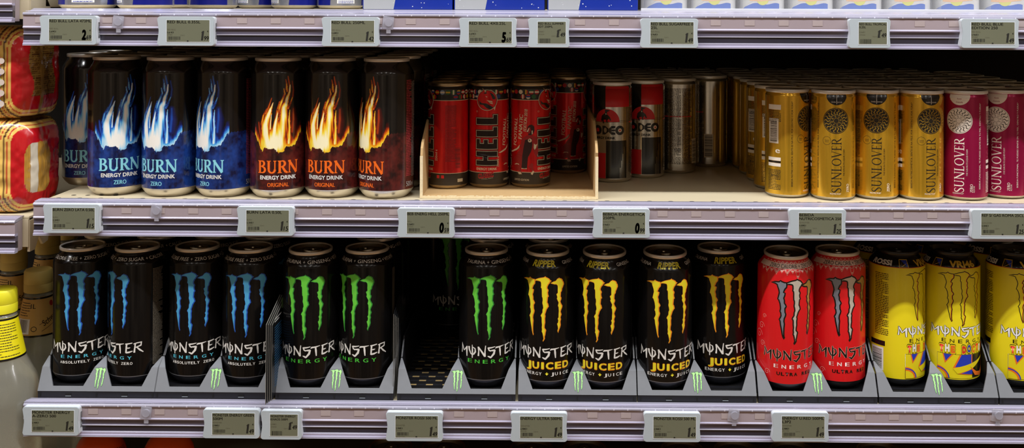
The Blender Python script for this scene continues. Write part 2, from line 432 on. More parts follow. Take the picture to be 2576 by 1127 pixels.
def price_tag(px, py, yf, title, unit, euro, cent, label, small=False, seed=0):
    y = yf - 7.0; x, z = at_y(px, py, y)
    t = thing('price_tag', label, 'price tag', (x, y, z), 0, 'electronic price tags on the rails')
    scr = None
    for n, me in (TSM if small else TBIG): scr = mesh_obj(n, me, t)
    if not small and px < 1100: mesh_obj('side_barcode', SIDEBAR, t, (TW / 2 + .1, 6, 0))
    w = 48.0 if small else TW
    x0 = -w / 2 + (.235 if small else .172) * w; x1 = -w / 2 + (.905 if small else .915) * w
    top = TH / 2 - .115 * TH; bot = TH / 2 - .86 * TH
    a = Art(); L = 6
    def put(part, m, s, lx, zc, h, ww=None, bold=.0, shear=0, right=False):
        v, f = text2d(s, h, ww, bold, shear)
        if not len(v): return
        lo, hi = v[:, 0].min(), v[:, 0].max()
        a.add(part, m, move((v, f), (lx - hi) if right else (lx - lo), zc), L)
    th = 2.5 if small else 3.2
    for i, s in enumerate(title):
        v, f = text2d(s, th, None, .02); nat = v[:, 0].max() - v[:, 0].min()
        ww = min(nat * (1.0 if small else 1.18), x1 - x0 - 1.0)
        put('product_name', M_ink, s, x0 + .5, top - 2.2 - i * (th + 1.0), th, ww, .02)
    zc = top - (11.5 if small else 11.0)
    put('small_print', M_ink2, ['RED BULL', 'BURN', 'HELL', 'SUNLOVER', 'MONSTER'][seed % 5] if not small else unit, x0 + .6, zc, 1.7)
    if not small: put('small_print', M_ink, unit, x0 + .4, zc - 3.4, 2.0, None, .01)
    put('small_print', M_ink2, '1072%d60' % (seed + 3), x0 + .6, zc - (3.0 if small else 6.0), 1.3)
    put('small_print', M_ink2, 'C:6/12', x0 + 16, zc - (5.0 if small else 6.6), 1.3)
    bz = bot + (.4 if small else 2.2)
    a.add('barcode', M_ink, barcode(x0 + 2.0, x0 + (14.5 if small else 15.5), bz, bz + (5.2 if small else 3.8), 17, seed + 20), L)
    put('small_print', M_ink2, '9002490%06d' % (100017 + seed * 411), x0 + 1.2, bot + .9, 1.1) if not small else None
    if not small: a.add('barcode', M_ink, rect(x0 + 23.5, x0 + 25.3, bot + .1, bot + 1.5), L)
    eh = 8.8 if small else 11.0
    ez = bot + eh / 2 + (7.2 if small else 1.6)
    cx = x1 - (7.4 if small else 6.4)
    if euro == '1':
        a.add('price_digits', M_ink, poly([(cx - 3.2, ez - eh / 2), (cx - 1.0, ez - eh / 2), (cx + .4, ez + eh / 2), (cx - 1.4, ez + eh / 2 - .2), (cx - 3.0, ez + eh / 2 - 1.9), (cx - 2.3, ez + eh / 2 - 2.4)]), L)
    else:
        put('price_digits', M_ink, euro, cx, ez, eh, 5.4, .06, .12, True)
    put('price_digits', M_ink, cent, x1 - .6, bot + (10.2 if small else 4.2), 5.0 if small else 5.2, 5.6, .03, .12, True)
    if small: a.add('price_digits', M_ink, rect(cx - .9, cx - .1, bot + 7.6, bot + 8.4), L)
    put('price_digits', M_ink, '€', x1 - (5.5 if small else 1.0), bot + (15.5 if small else 12.0), 1.9, None, .01, 0, True)
    for n, me in a.flat(): mesh_obj(n, me, scr)
TAGS = [
 (171, 76, YT, ['RED BULL LATA 473ML'], '5.69€/l', '2', '69', 'price tag showing 2 69 under the big silver cans', 0),
 (467, 78.5, YT, ['RED BULL 0.355L'], '5.61€/l', '1', '99', 'price tag showing 1 99 on the rail above the blue flame cans', 0),
 (881, 80, YT, ['RED BULL 250ML'], '5.68€/l', '1', '42', 'price tag showing 1 42 on the rail above the orange flame cans', 0),
 (1227, 82, YT, ['RED BULL 4X0.25L'], '5.69€/l', '5', '69', 'price tag showing 5 69 under the four-can cartons', 0),
 (1380.6, 82.7, YT, ['RED BULL SUMMER', 'EDT 250ML'], '5.96€/l', '1', '49', 'narrow price tag showing 1.49 beside the 5 69 tag', 1),
 (1684, 83.7, YT, ['RED BULL SUGARFREE 0', '25L'], '5.96€/l', '1', '49', 'sugarfree price tag showing 1 49 under the clear tray', 0),
 (2188, 84.3, YT, ['RED BULL TROPICAL', '0.25L'], '5.96€/l', '1', '49', 'narrow tropical price tag showing 1.49 under the clear tray', 1),
 (2491, 84.3, YT, ['RED BULL BLUE', 'EDITION 250'], '5.96€/l', '1', '49', 'blue edition price tag showing 1 49 above the magenta cans', 0),
 (179, 550.5, YM, ['BURN ZERO LATA 0.50L'], '2.30€/l', '1', '15', 'zero price tag showing 1 15 under the blue flame cans', 0),
 (667, 557, YM, ['BURN LATA 0.50L'], '2.30€/l', '1', '15', 'price tag showing 1 15 under the orange flame cans', 0),
 (1071, 561, YM, ['BEB ENERG HELL 250ML'], '2.36€/l', '0', '59', 'price tag showing 0 59 under the cardboard tray', 0),
 (1563, 562, YM, ['BEBIDA ENERGETICA', '250ML'], '3.96€/l', '0', '99', 'price tag showing 0 99 under the silver and red cans', 0),
 (2057, 564, YM, ['BEBIDA', 'NUTRICOSMETICA 250'], '5.00€/l', '1', '25', 'price tag showing 1 25 under the gold cans', 0),
 (2516, 565, YM, ['REF S/ GAS ROMA 25CL'], '5.00€/l', '1', '25', 'price tag showing 1 25 under the magenta cans', 0),
 (127, 1060, YB, ['MONSTER ENERGY', 'A-ZERO 500'], '2.98€/l', '1', '49', 'price tag showing 1 49 at the rail end beside the big bottle', 0),
 (581, 1067, YB, ['MONSTER ENERGY GREEN', '500M'], '2.98€/l', '1', '49', 'green edition price tag showing 1 49 touching a narrow tag', 0),
 (707, 1070, YB, ['MONSTER ENERGY', 'KHAOS 500M'], '2.98€/l', '1', '49', 'narrow price tag showing 1.49 under the green claw cans', 1),
 (1042, 1074, YB, ['MONSTER ROSSI 500 ML'], '2.98€/l', '1', '49', 'price tag showing 1 49 under the half-empty dispenser', 0),
 (1355.5, 1075.5, YB, ['ENERGY ULTRA 500ML'], '2.98€/l', '1', '49', 'ultra price tag showing 1 49 under the yellow claw cans', 0),
 (1691, 1076, YB, ['MONSTER ROSSI 500 ML'], '2.98€/l', '1', '49', 'price tag showing 1 49 under the dispenser beside the red cans', 0),
 (2014, 1075, YB, ['ENERGY U.RED 500ML', 'L3P2'], '2.98€/l', '1', '49', 'price tag showing 1 49 under the red claw cans', 0),
]
_sd = [0, 0, 0, 0, 0, 0, 0, 0, 1, 1, 2, 3, 3, 3, 4, 4, 4, 4, 4, 4, 4]
for i, T in enumerate(TAGS):
    price_tag(T[0], T[1], T[2], T[3], T[4], T[5], T[6], T[7], bool(T[8]), _sd[i] + 5 * i)

# ------------------------------------------------------------------ can bodies
M_alu = mat('can_lid_metal', (226, 224, 220), .3, metal=.5, var=.04, scale=200)
M_alu_in = mat('can_panel_shaded', (112, 104, 90), .34, metal=.9, var=.04, scale=200)
M_tab = mat('tab_metal', (172, 165, 150), .25, metal=1.0)
M_base = mat('can_base_metal', (214, 206, 190), .32, metal=.85, var=.03)
M_hole = mat('tab_opening', (16, 13, 12), .6)
M_redtab = mat('red_tab', (120, 18, 18), .3, metal=.7)

class Kind: pass
def make_profile(R, H, rim, nk, foot, zb):
    rn = rim - 1.3
    base = [(foot - 4, 3.5), (foot - 1.6, .5), (foot, 0), (foot + 1.3, .5), (foot + .55 * (R - foot), zb * .38), (R - .9, zb * .78), (R - .15, zb * .95), (R, zb)]
    n = 9; neck = []
    for i in range(n + 1):
        t = i / n; e = t * t * (3 - 2 * t) * .75 + .25 * t
        neck.append((R - (R - rn) * e, H - nk + (nk - 4.4) * t))
    lid = [(rn, H - 4.4), (rim - .35, H - 4.2), (rim, H - 3.6), (rim, H - .9), (rim - .45, H - .15), (rim - 1.2, H), (rim - 2.0, H - .35),
           (rim - 2.4, H - 1.4), (rim - 3.3, H - 6.0), (rim - 3.9, H - 6.6), (rim - 4.6, H - 6.2), (rim - 5.2, H - 4.9), (rim - 6.5, H - 4.6), (0, H - 4.6)]
    return base, [(R, zb)], neck, lid
def tab_mesh(H, m):
    bm = bmesh.new(); z = H - 3.6; n = 28; P = []; Q = []
    for i in range(n):
        a = 2 * math.pi * i / n; P.append((8.0 * math.cos(a) * (1.0 if math.sin(a) < 0 else .92), 12.0 * math.sin(a) + 1.5)); Q.append((4.6 * math.cos(a), 4.2 * math.sin(a) - 5.5))
    lo = [bm.verts.new((x * .001, y * .001, (z - .9) * .001)) for x, y in P]; hi = [bm.verts.new((x * .94 * .001, y * .94 * .001, (z + .5 + .12 * max(0, -y)) * .001)) for x, y in P]
    hq = [bm.verts.new((x * .001, y * .001, (z + .9) * .001)) for x, y in Q]; lq = [bm.verts.new((x * .001, y * .001, (z - .8) * .001)) for x, y in Q]
    for i in range(n):
        j = (i + 1) % n
        bm.faces.new((lo[i], lo[j], hi[j], hi[i])); bm.faces.new((hi[i], hi[j], hq[j], hq[i])); bm.faces.new((hq[i], hq[j], lq[j], lq[i]))
    bmesh.ops.create_cone(bm, cap_ends=True, segments=16, radius1=.0026, radius2=.0020, depth=.0022, matrix=Matrix.Translation((0, .0028, (z + .9) * .001)))
    return bm_mesh('pull_tab', bm, m, 40)
def score_mesh(H):
    bm = bmesh.new(); z = H - 4.45; n = 24
    vs = [bm.verts.new((9.5 * math.cos(2 * math.pi * i / n) * .001, (9.0 + 7.0 * math.sin(2 * math.pi * i / n)) * .001, z * .001)) for i in range(n)]
    bm.faces.new(vs)
    return bm_mesh('mouth_panel', bm, M_hole)
def lid_mesh(lid, rim, m):
    bm = lathe(lid, 72)
    for f in bm.faces:
        if f.calc_center_median().xy.length < (rim - 2.6) * .001: f.material_index = 1  # recessed panel coloured darker than the rim, shade put into its metal
    return bm_mesh('lid', bm, [m, m if m.name == 'lid_black' else M_alu_in], 50)
def make_kind(name, R, H, rim, nk, foot, zb, mats, bands, art, lid_m=None, base_m=None, body_me=None, tab_m=None):
    k = Kind(); k.R, k.H, k.foot = R, H, foot
    base, a, neck, lid = make_profile(R, H, rim, nk, foot, zb)
    zs = sorted({b[0] for b in bands if zb < b[0] < H - nk}) if bands else []
    body = a + [(R, z) for z in zs] + neck
    if bands:   # add exact band edges inside the neck too
        ex = [b[0] for b in bands if H - nk < b[0] < H - 4.5]
        zz = [p[1] for p in neck]; rr = [p[0] for p in neck]
        body = sorted(body + [(float(np.interp(z, zz, rr)), z) for z in ex], key=lambda p: p[1])
    k.prof = [(R, zb), (R, H - nk)] + neck
    if body_me is None:
        bm = lathe(body, 96, bands=bands); body_me = bm_mesh('body', bm, mats, 50)
    k.core = [('body', body_me), ('base_rim', bm_mesh('base_rim', lathe(base, 72), base_m or M_base, 50)),
              ('lid', lid_mesh(lid, rim, lid_m or M_alu)), ('pull_tab', tab_mesh(H, tab_m or M_tab)), ('mouth_panel', score_mesh(H))]
    k.prints = art.wrapped(k.prof, R) if art else []
    return k
CANS = []
def can(k, name, label, cat, loc, deg, group=None, prints=True, tilt=0.0, tab=0.0):
    deg += math.degrees(facing(loc[0], loc[1]))
    t = thing(name, label, cat, loc, math.radians(deg), group)
    if tilt:
        t.rotation_mode = 'ZYX'; t.rotation_euler = (math.radians(tilt), 0, math.radians(deg))
    CANS.append([t, k.R, 1.0 if group else .25]); lid = None
    for n, me in k.core + (k.prints if prints else []):
        o = mesh_obj(n, me, lid if n in ('pull_tab', 'mouth_panel') else t)
        if n == 'lid': lid = o; o.rotation_euler = (0, 0, math.radians(tab - deg))
    return t
def by_base(px, py, z, foot):
    x, y = at_z(px, py, z); d = math.hypot(x, y); return (x + x / d * foot, y + y / d * foot, z)
def by_top(px, py, ztop, zbase):
    x, y = at_z(px, py, ztop); return (x, y, zbase)

# ------------------------------------------------------------------ lettering
def roman(ch, T=.19, t=.075):
    """roman capital, unit height; returns list of stroke meshes and the advance width"""
    S = []
    def ar(cx, cy, rx, ry, a0, a1, w0, w1, n=12):
        pts, ws = [], []
        for i in range(n + 1):
            u = i / n; a = math.radians(a0 + (a1 - a0) * u); pts.append((cx + rx * math.cos(a), cy + ry * math.sin(a)))
            ws.append(w0 + (w1 - w0) * abs(math.cos(a)) ** 1.3)
        S.append(stroke(pts, ws))
    def stem(x, w, y0=0, y1=1, s0=True, s1=True):
        S.append(rect(x - w / 2, x + w / 2, y0, y1)); k = w / 2 + .085
        if s0: S.append(poly([(x - k, y0), (x + k, y0), (x + k, y0 + .035), (x + w / 2, y0 + .09), (x - w / 2, y0 + .09), (x - k, y0 + .035)]))
        if s1: S.append(poly([(x - k, y1), (x - k, y1 - .035), (x - w / 2, y1 - .09), (x + w / 2, y1 - .09), (x + k, y1 - .035), (x + k, y1)]))
    adv = .8
    if ch == 'B':
        stem(.2, T); S.append(rect(.2, .38, 1 - t, 1)); S.append(rect(.2, .4, .5, .5 + t)); S.append(rect(.2, .4, 0, t))
        ar(.38, .765, .23, .2, 90, -90, t, T); ar(.4, .27, .29, .235, 90, -90, t, T); adv = .82
    elif ch == 'U':
        stem(.2, T, .3, 1, False); stem(.72, t * 1.2, .3, 1, False); ar(.46, .3, .26, .265, 180, 360, t * 1.3, T * .9); adv = .92
    elif ch == 'R':
        stem(.2, T); S.append(rect(.2, .38, 1 - t, 1)); S.append(rect(.2, .38, .46, .46 + t)); ar(.38, .75, .25, .225, 90, -90, t, T)
        S.append(stroke([(.42, .5), (.66, .12), (.86, .02)], [T * .9, T, t * 1.6])); adv = .86
    elif ch == 'N':
        stem(.17, t * 1.3); stem(.83, t * 1.3, .02, 1, False); S.append(stroke([(.12, .98), (.82, .0)], [T, T])); adv = 1.0
    elif ch == 'S':
        S.append(stroke([(.55, .78), (.5, .92), (.36, .97), (.2, .92), (.13, .78), (.19, .64), (.35, .52), (.52, .38), (.58, .22), (.5, .07), (.33, .025), (.17, .08), (.1, .24)],
                        [t * .8, t, t * 1.1, T * .7, T * .9, T, T, T, T * .9, T * .7, t * 1.1, t, t * .8])); adv = .66
    elif ch == 'L':
        stem(.2, T); S.append(rect(.2, .62, 0, t)); S.append(poly([(.62, 0), (.66, .24), (.6, .1), (.52, t)])); adv = .68
    elif ch == 'O':
        ar(.47, .5, .38, .46, 0, 360, t, T, 28); adv = .94
    elif ch == 'V':
        S.append(stroke([(.14, 1), (.46, .0)], [T, T])); S.append(stroke([(.78, 1), (.46, .02)], [t, t])); S.append(rect(.0, .3, .965, 1)); S.append(rect(.64, .92, .965, 1)); adv = .88
    elif ch == 'E':
        stem(.2, T); S.append(rect(.2, .6, 0, t)); S.append(rect(.2, .58, 1 - t, 1)); S.append(rect(.2, .5, .49, .49 + t)); S.append(rect(.57, .61, 0, .2)); S.append(rect(.55, .59, .8, 1)); adv = .68
    return S, adv
def roman_word(word, h, w, T=.19, t=.075):
    out = []; x = 0
    for ch in word:
        S, a = roman(ch, T, t)
        out += [move(s, x) for s in S]; x += a
    return [move((v, f), -w / 2, -h / 2, 0, 1, 1) for v, f in [move(s, 0, 0, 0, w / x, h) for s in out]]
CLAWS_TXT = {  # jagged lettering: strokes in a unit box
 'M': [([(.02, .02), (.07, .5), (.05, 1.1)], [.16, .12, .04]), ([(.05, 1.05), (.24, .7), (.42, .3)], [.05, .16, .12]), ([(.4, .28), (.62, .5), (.95, .82)], [.06, .14, .2]), ([(.93, .85), (.88, .4), (.9, -.22)], [.18, .24, .14])],
 'O': [([(.04, .9), (.1, .55), (.3, .16), (.5, .04)], [.26, .2, .16, .1]), ([(.5, .9), (.86, .74), (.9, .4), (.7, .14), (.5, .04)], [.08, .14, .2, .18, .1]), ([(.49, 1.12), (.52, .5), (.5, -.3)], [.08, .2, .12])],
 'N': [([(.08, -.02), (.13, .5), (.08, .98)], [.2, .14, .2]), ([(.08, .98), (.5, .46), (.9, -.04)], [.12, .2, .24]), ([(.9, -.08), (.9, .5), (.98, 1.12)], [.2, .14, .1])],
 'S': [([(.97, .96), (.55, .88), (.1, .84)], [.08, .14, .2]), ([(.06, .9), (.2, .62), (.42, .5)], [.12, .16, .14]), ([(.3, .56), (.6, .56), (.92, .58)], [.1, .18, .2]), ([(.93, .62), (.8, .2), (.38, -.22)], [.2, .26, .18]), ([(.42, -.2), (.2, -.08), (.02, -.02)], [.18, .18, .06])],
 'T': [([(.0, .74), (.12, .86), (.5, .88), (.98, .98)], [.04, .2, .17, .05]), ([(.5, .9), (.54, .45), (.58, -.1)], [.18, .22, .12])],
 'E': [([(.2, 1.0), (.14, .5), (.1, -.04)], [.2, .18, .18]), ([(.0, .94), (.4, .96), (.95, 1.04)], [.12, .15, .1]), ([(.16, .5), (.45, .5), (.68, .54)], [.12, .14, .06]), ([(.1, .0), (.5, .04), (.98, .16)], [.18, .2, .1])],
 'R': [([(.22, 1.02), (.16, .5), (.1, -.02)], [.16, .16, .22]), ([(.02, .92), (.4, 1.02), (.85, 1.06), (.8, .72), (.2, .52)], [.1, .13, .18, .18, .12]), ([(.36, .56), (.68, .24), (1.06, -.04)], [.12, .2, .1])],
}
NAME_X = [('M', -46.5, -36), ('O', -34.2, -24), ('N', -22, -12.3), ('S', -10.4, -.7), ('T', -.9, 10.7), ('E', 12, 20.7), ('R', 21.3, 32)]
def claw_name(a, m, z0=40.5, h=11.0, grow=0.0, layer=3, part='brand_lettering'):
    for ch, x0, x1 in NAME_X:
        w = x1 - x0
        for pts, ws in CLAWS_TXT[ch]:
            a.add(part, m, stroke([(x0 + p[0] * w, z0 + p[1] * h) for p in pts], [q * 10.0 + 2 * grow for q in ws]), layer)
def spaced(a, part, m, word, cx, z, h, w, bold=.03, layer=3, lw=None):
    """widely spaced wide letters"""
    n = len(word); pitch = w / max(1, n - 1) if n > 1 else 0; lw = lw or pitch * .62
    for i, ch in enumerate(word):
        if ch == ' ': continue
        ww = lw * (.35 if ch == 'I' else 1.0)
        a.add(part, m, move(text2d(ch, h, ww, bold), cx - w / 2 + i * pitch, z), layer)

# claw mark, traced on the second can of the yellow-claw pair (pixels)
CL = [
 # left stroke
 [(420,478),(455,470),(500,480),(522,460),(535,480),(575,505),(600,510),(610,545),(605,600),(580,630),(570,660),(560,690),(585,710),(578,760),(565,800),(575,850),(575,900),(590,930),(603,965),
  (597,980),(583,1006),(585,1076),(597,1116),(590,1156),(575,1196),(570,1246),(578,1306),(572,1376),(570,1456),(572,1536),(580,1566),(570,1591),(560,1556),(548,1496),(540,1426),(530,1356),(522,1296),(518,1236),(507,1201),(520,1171),(530,1136),(525,1076),(515,1046),(522,1000),
  (522,976),(515,900),(500,830),(487,805),(497,740),(505,690),(500,640),(492,600),(483,560),(480,530),(455,500)],
 # middle stroke
 [(605,543),(610,515),(640,505),(670,495),(700,490),(750,485),(775,480),(788,465),(800,480),(840,500),(870,520),(885,545),(912,562),(885,580),(870,610),(850,630),(832,670),(830,700),(845,720),(852,745),(840,780),(845,820),(858,855),(840,870),(835,920),(830,970),
  (845,996),(857,1051),(840,1071),(815,1111),(800,1161),(787,1196),(795,1231),(787,1276),(790,1356),(780,1406),(778,1456),(800,1486),(807,1506),(797,1546),(790,1596),(780,1626),(783,1666),(765,1696),(747,1721),(740,1701),(755,1666),(750,1626),(740,1576),(735,1551),(722,1526),(728,1486),(723,1446),(728,1396),(722,1336),(722,1276),(718,1246),(702,1221),(715,1191),(735,1161),(737,1106),(750,1071),(745,1026),(735,986),
  (735,960),(740,930),(738,880),(728,860),(725,800),(725,740),(722,700),(707,680),(712,640),(710,590),(700,565),(670,552),(640,545)],
 # right stroke
 [(885,605),(915,590),(945,575),(985,565),(1005,545),(1020,525),(1045,515),(1058,503),(1070,515),(1100,520),(1130,545),(1135,570),(1150,590),(1157,635),(1145,660),(1135,690),(1120,720),(1115,760),(1095,790),(1093,830),(1090,870),(1105,895),(1100,930),(1085,960),
  (1095,996),(1125,1051),(1118,1086),(1100,1126),(1090,1161),(1108,1216),(1095,1246),(1088,1276),(1097,1306),(1085,1356),(1092,1416),(1078,1466),(1060,1506),(1045,1546),(1040,1571),(1027,1546),(1022,1521),(1035,1486),(1030,1446),(1015,1391),(1035,1366),(1040,1326),(1028,1296),(1045,1266),(1045,1206),(1050,1146),(1045,1076),(1032,1046),(1045,996),
  (1045,980),(1025,940),(1010,905),(1020,880),(1012,850),(1002,822),(1030,795),(1028,740),(1030,700),(1027,660),(1005,635),(965,632),(925,620)],
]
Z_TRAY = -459.7
CH, CR = 162.0, 33.3
C_TOP = Z_TRAY + CH
_ref = by_top(1519.9, 632.8, C_TOP, Z_TRAY)
def trace_can(pts, ref, R, ox, oy, s):
    out = []
    for x, y in pts:
        a, z = on_can(ox + x / s, oy + y / s, ref[0], ref[1], R); out.append((a * R, z - ref[2]))
    return out
CLAW = [trace_can(p, _ref, CR, 1400, 640, 7.5125) for p in CL]
_all = np.concatenate([np.array(c) for c in CLAW]); CLO, CHI = _all.min(0), _all.max(0)
def claw_mark(a, edge, main, shift=-.55, inset=-.75, outline=None, ow=.75, part='claw_mark'):
    for c in CLAW:
        if outline is not None: a.add(part, outline, poly(offset(c, ow)), 1)
        a.add(part, edge, poly(c), 2)
        q = offset(c, inset); q[:, 0] += shift
        a.add(part, main, poly(q), 3)

def P3(name, rgb, **k): return mat(name, rgb, **dict(dict(rough=.4, var=.04), **k))
K = {}
M_canblack = mat('can_black', (10, 9, 9), .2, coat=.15, var=.15, spec=.3)
M_txt = P3('claw_text_white', (222, 220, 214))
def neck_words(a, m, words, zc, h=3.6, bold=.0):
    """words around the neck; (text, centre s, width)"""
    for s, c, w in words: a.add('neck_lettering', m, move(text2d(s, h, w, bold), c, zc), 2)
def info_block(a, x0, x1, z0, z1, m, seed, pitch=1.55, h=.75, part='fine_print'): a.add(part, m, lines(x0, x1, z0, z1, pitch, h, seed=seed), 1)
NZ = CH - 11.0
M_fine = P3('fine_print_grey', (120, 112, 98))
# blue
a = Art(); claw_mark(a, P3('claw_blue_edge', (28, 78, 170)), P3('claw_blue', (72, 158, 205)))
claw_name(a, M_txt); spaced(a, 'sub_lettering', P3('cyan', (84, 190, 214)), 'ENERGY', -6, 34.3, 3.9, 46, .02, lw=5.2)
spaced(a, 'sub_lettering', M_txt, 'ABSOLUTELY ZERO', -6, 27.6, 3.3, 50, .03, lw=3.0)
neck_words(a, M_txt, [('CALORIE FREE', -33, 42), ('+', -8, 2.6), ('ZERO SUGAR', 15, 38), ('+', 38, 2.6), ('CALORIE', 55, 27)], NZ)
a.add('base_line', P3('base_line_grey', (120, 120, 124), metal=.5), rect(-104, 104, 11.3, 12.1), 1)
info_block(a, 44, 60, 22, 138, M_fine, 5)
K['blue'] = make_kind('blue', CR, CH, 26.2, 18, 24, 11, [M_canblack], None, a, base_m=mat('base_dark', (46, 48, 56), .3, metal=.6))
BD = MATS['base_dark']
# green
a = Art(); claw_mark(a, P3('claw_green_edge', (44, 134, 52)), P3('claw_green', (98, 196, 62)))
claw_name(a, M_txt); spaced(a, 'sub_lettering', P3('green', (70, 186, 60)), 'ENERGY', -8, 33.8, 4.6, 49, .02, lw=6.0)
neck_words(a, M_txt, [('TAURINA', -27.5, 28), ('+', -9.6, 2.6), ('GINSENG', 11.5, 33), ('+', 31.5, 2.6), ('VITAMINAS', 50, 32)], NZ)
a.add('base_line', P3('base_line_grey', (120, 120, 124), metal=.5), rect(-104, 104, 11.3, 12.1), 1)
info_block(a, 46, 60, 22, 138, M_fine, 6)
K['green'] = make_kind('green', CR, CH, 26.2, 18, 24, 11, [M_canblack], None, a, base_m=BD)
# yellow claws
M_yel = P3('claw_yellow', (226, 212, 40)); M_ora = P3('claw_orange', (232, 138, 30))
a = Art(); claw_mark(a, M_ora, M_yel); claw_name(a, M_txt)
for ch, c, w in (('J', -27.5, 7), ('U', -18.2, 9), ('I', -9.6, 3.4), ('C', -1.2, 9), ('E', 9.2, 8.2), ('D', 19.4, 9)):
    a.add('flavour_lettering', M_ora, move(text2d(ch, 8.2, w + .3, .055), c, 30.5), 2); a.add('flavour_lettering', M_yel, move(text2d(ch, 7.8, w - .3, .03), c - .2, 30.7), 3)
spaced(a, 'sub_lettering', M_txt, 'ENERGY', -23, 20.6, 3.8, 21, .02, lw=3.3); spaced(a, 'sub_lettering', M_txt, 'JUICE', 12, 20.6, 3.8, 20, .02, lw=3.7)
a.add('sub_lettering', M_yel, move(text2d('+', 4.5, 3.6, .06), -4.6, 20.8), 3)
a.add('neck_lettering', P3('ripper_yellow', (206, 192, 34)), move(text2d('RIPPER', 6.4, 31, .035, .1), -9, NZ + .2), 1)
neck_words(a, M_txt, [('TAURINA', -48, 27), ('GINSENG', 30.5, 26)], NZ + .3, 3.4)
a.add('base_line', P3('base_line_grey', (120, 120, 124), metal=.5), rect(-104, 104, 11.3, 12.1), 1)
info_block(a, 48, 62, 22, 138, M_fine, 7)
K['yellow'] = make_kind('yellow', CR, CH, 26.2, 18, 24, 11, [M_canblack], None, a, base_m=BD)
# red
M_red = mat('can_red', (206, 16, 24), .34, coat=.35, var=.04)
M_sil = mat('foil_silver', (138, 146, 160), .3, metal=.3); M_pearl = mat('foil_pearl', (212, 204, 190), .3, metal=.3); M_gil = mat('foil_gilt', (190, 152, 76), .3, metal=.3)
M_lace = P3('lace_pink', (226, 186, 170), rough=.3)
a = Art()
for i, c in enumerate(CLAW):
    a.add('claw_mark', [M_sil, M_pearl, M_gil][i], poly(c), 1); a.add('claw_mark', M_black, stroke(c, 1.6, True), 2)
claw_name(a, M_lace, grow=.32, layer=2); claw_name(a, M_black, layer=3)
spaced(a, 'sub_lettering', P3('pink_white', (236, 214, 210)), 'ENERGY', -7, 31.8, 4.6, 47, .03, lw=5.4)
spaced(a, 'sub_lettering', M_black, 'ULTRA RED', -7, 23.0, 4.0, 41, .035, lw=4.1)
neck_words(a, M_black, [('ZERO CALORIE', -24, 38), ('+', -2, 2.4), ('ZERO SUGAR', 16, 30)], NZ + .2, 4.0, .01)
M_band = P3('lace_band', (224, 196, 184))
a.add('lace_print', M_band, rect(-62, 48, NZ - 2.4, NZ + 2.8), 1)
for i in range(-7, 8):
    c = i * 6.4 - 6; dz = NZ - 7.0 + (2.2 if i % 2 else 0) - (4.0 if abs(i) < 1 else 0)
    a.add('lace_print', M_lace, ring(c, NZ - 3.0, 2.2, .4, 16), 1)
    a.add('lace_print', M_lace, stroke([(c - 3.0, NZ - 3.2), (c - 1.4, dz + .6), (c, dz - 2.2), (c + 1.4, dz + .6), (c + 3.0, NZ - 3.2)], .45), 1)
    a.add('lace_print', M_lace, stroke([(c - 2.6, NZ + 2.8), (c, NZ + 4.8), (c + 2.6, NZ + 2.8)], .7), 1)
    a.add('lace_print', M_lace, disc(c, dz + .6, .8, 10), 1)
for cx, cz, q in ((-52, 75, 5.0), (-57, 64, 6.5), (-50, 54, 4.0), (-47, 88, 3.0), (-42, 22, 4.0)):
    a.add('lace_print#%d' % int(-cx), M_lace, stroke([(cx + (q - q * .055 * k) * math.cos(.55 * k), cz + (q - q * .055 * k) * math.sin(.55 * k)) for k in range(16)], .32), 1)
K['red'] = make_kind('red', CR, CH, 26.2, 18, 24, 11, [M_red], None, a, base_m=mat('base_black', (18, 17, 20), .3, coat=.4))
BK = MATS['base_black']
# yellow body with picture panel
M_rossi = mat('can_yellow', (222, 204, 22), .36, coat=.3, var=.03)
M_roline = P3('thin_red', (190, 50, 30)); M_rob = P3('panel_blue', (32, 58, 176)); M_roo = P3('panel_orange', (226, 112, 30)); M_dred = P3('letter_red', (214, 52, 36))
a = Art()
for i, c in enumerate(CLAW):
    c = [(x, CHI[1] + 4.0 - (CHI[1] - z) * .845) for x, z in c]
    a.add('claw_mark', M_roo, poly(c), 1); q = offset(c, -.3); q[:, 0] -= .8; a.add('claw_mark', M_rossi, poly(q), 2)
    a.add('claw_mark', M_black, stroke(c, .85, True), 3)
claw_name(a, M_black, grow=.55, layer=2, z0=64, h=10.0); claw_name(a, M_white, layer=3, z0=64, h=10.0)
spaced(a, 'sub_lettering', M_black, 'ENERGY', -7, 57.4, 4.4, 47, .0, lw=5.0)
X0 = -33
for i, (ch, m) in enumerate(zip('THE DOCTOR', [M_dred, M_white, M_roo, None, M_dred, M_rob, M_roo, M_dred, M_white, M_roo])):
    if m:
        x = X0 + i * 6.5; zz = 47.6 + (.8 if i % 2 else -.3)
        a.add('flavour_lettering', M_black, move(text2d(ch, 10.2, 7.0, .12), x, zz), 1); a.add('flavour_lettering', M_rossi, move(text2d(ch, 9.4, 6.3, .09), x, zz), 2); a.add('flavour_lettering', m, move(text2d(ch, 8.0, 5.0, .07), x, zz), 3)
bx0, bx1, bz0, bz1 = -38, 30, 12.6, 41
w = bx1 - bx0
def PB(*pts): return poly([(bx0 + x * w, bz0 + z * (bz1 - bz0)) for x, z in pts])
a.add('picture_panel', M_black, rect(bx0 - .4, bx1 + .4, bz0 - .4, bz1 + .4), 1); a.add('picture_panel', M_rossi, rect(bx0, bx1, bz0, bz1), 2)
_pl = 3
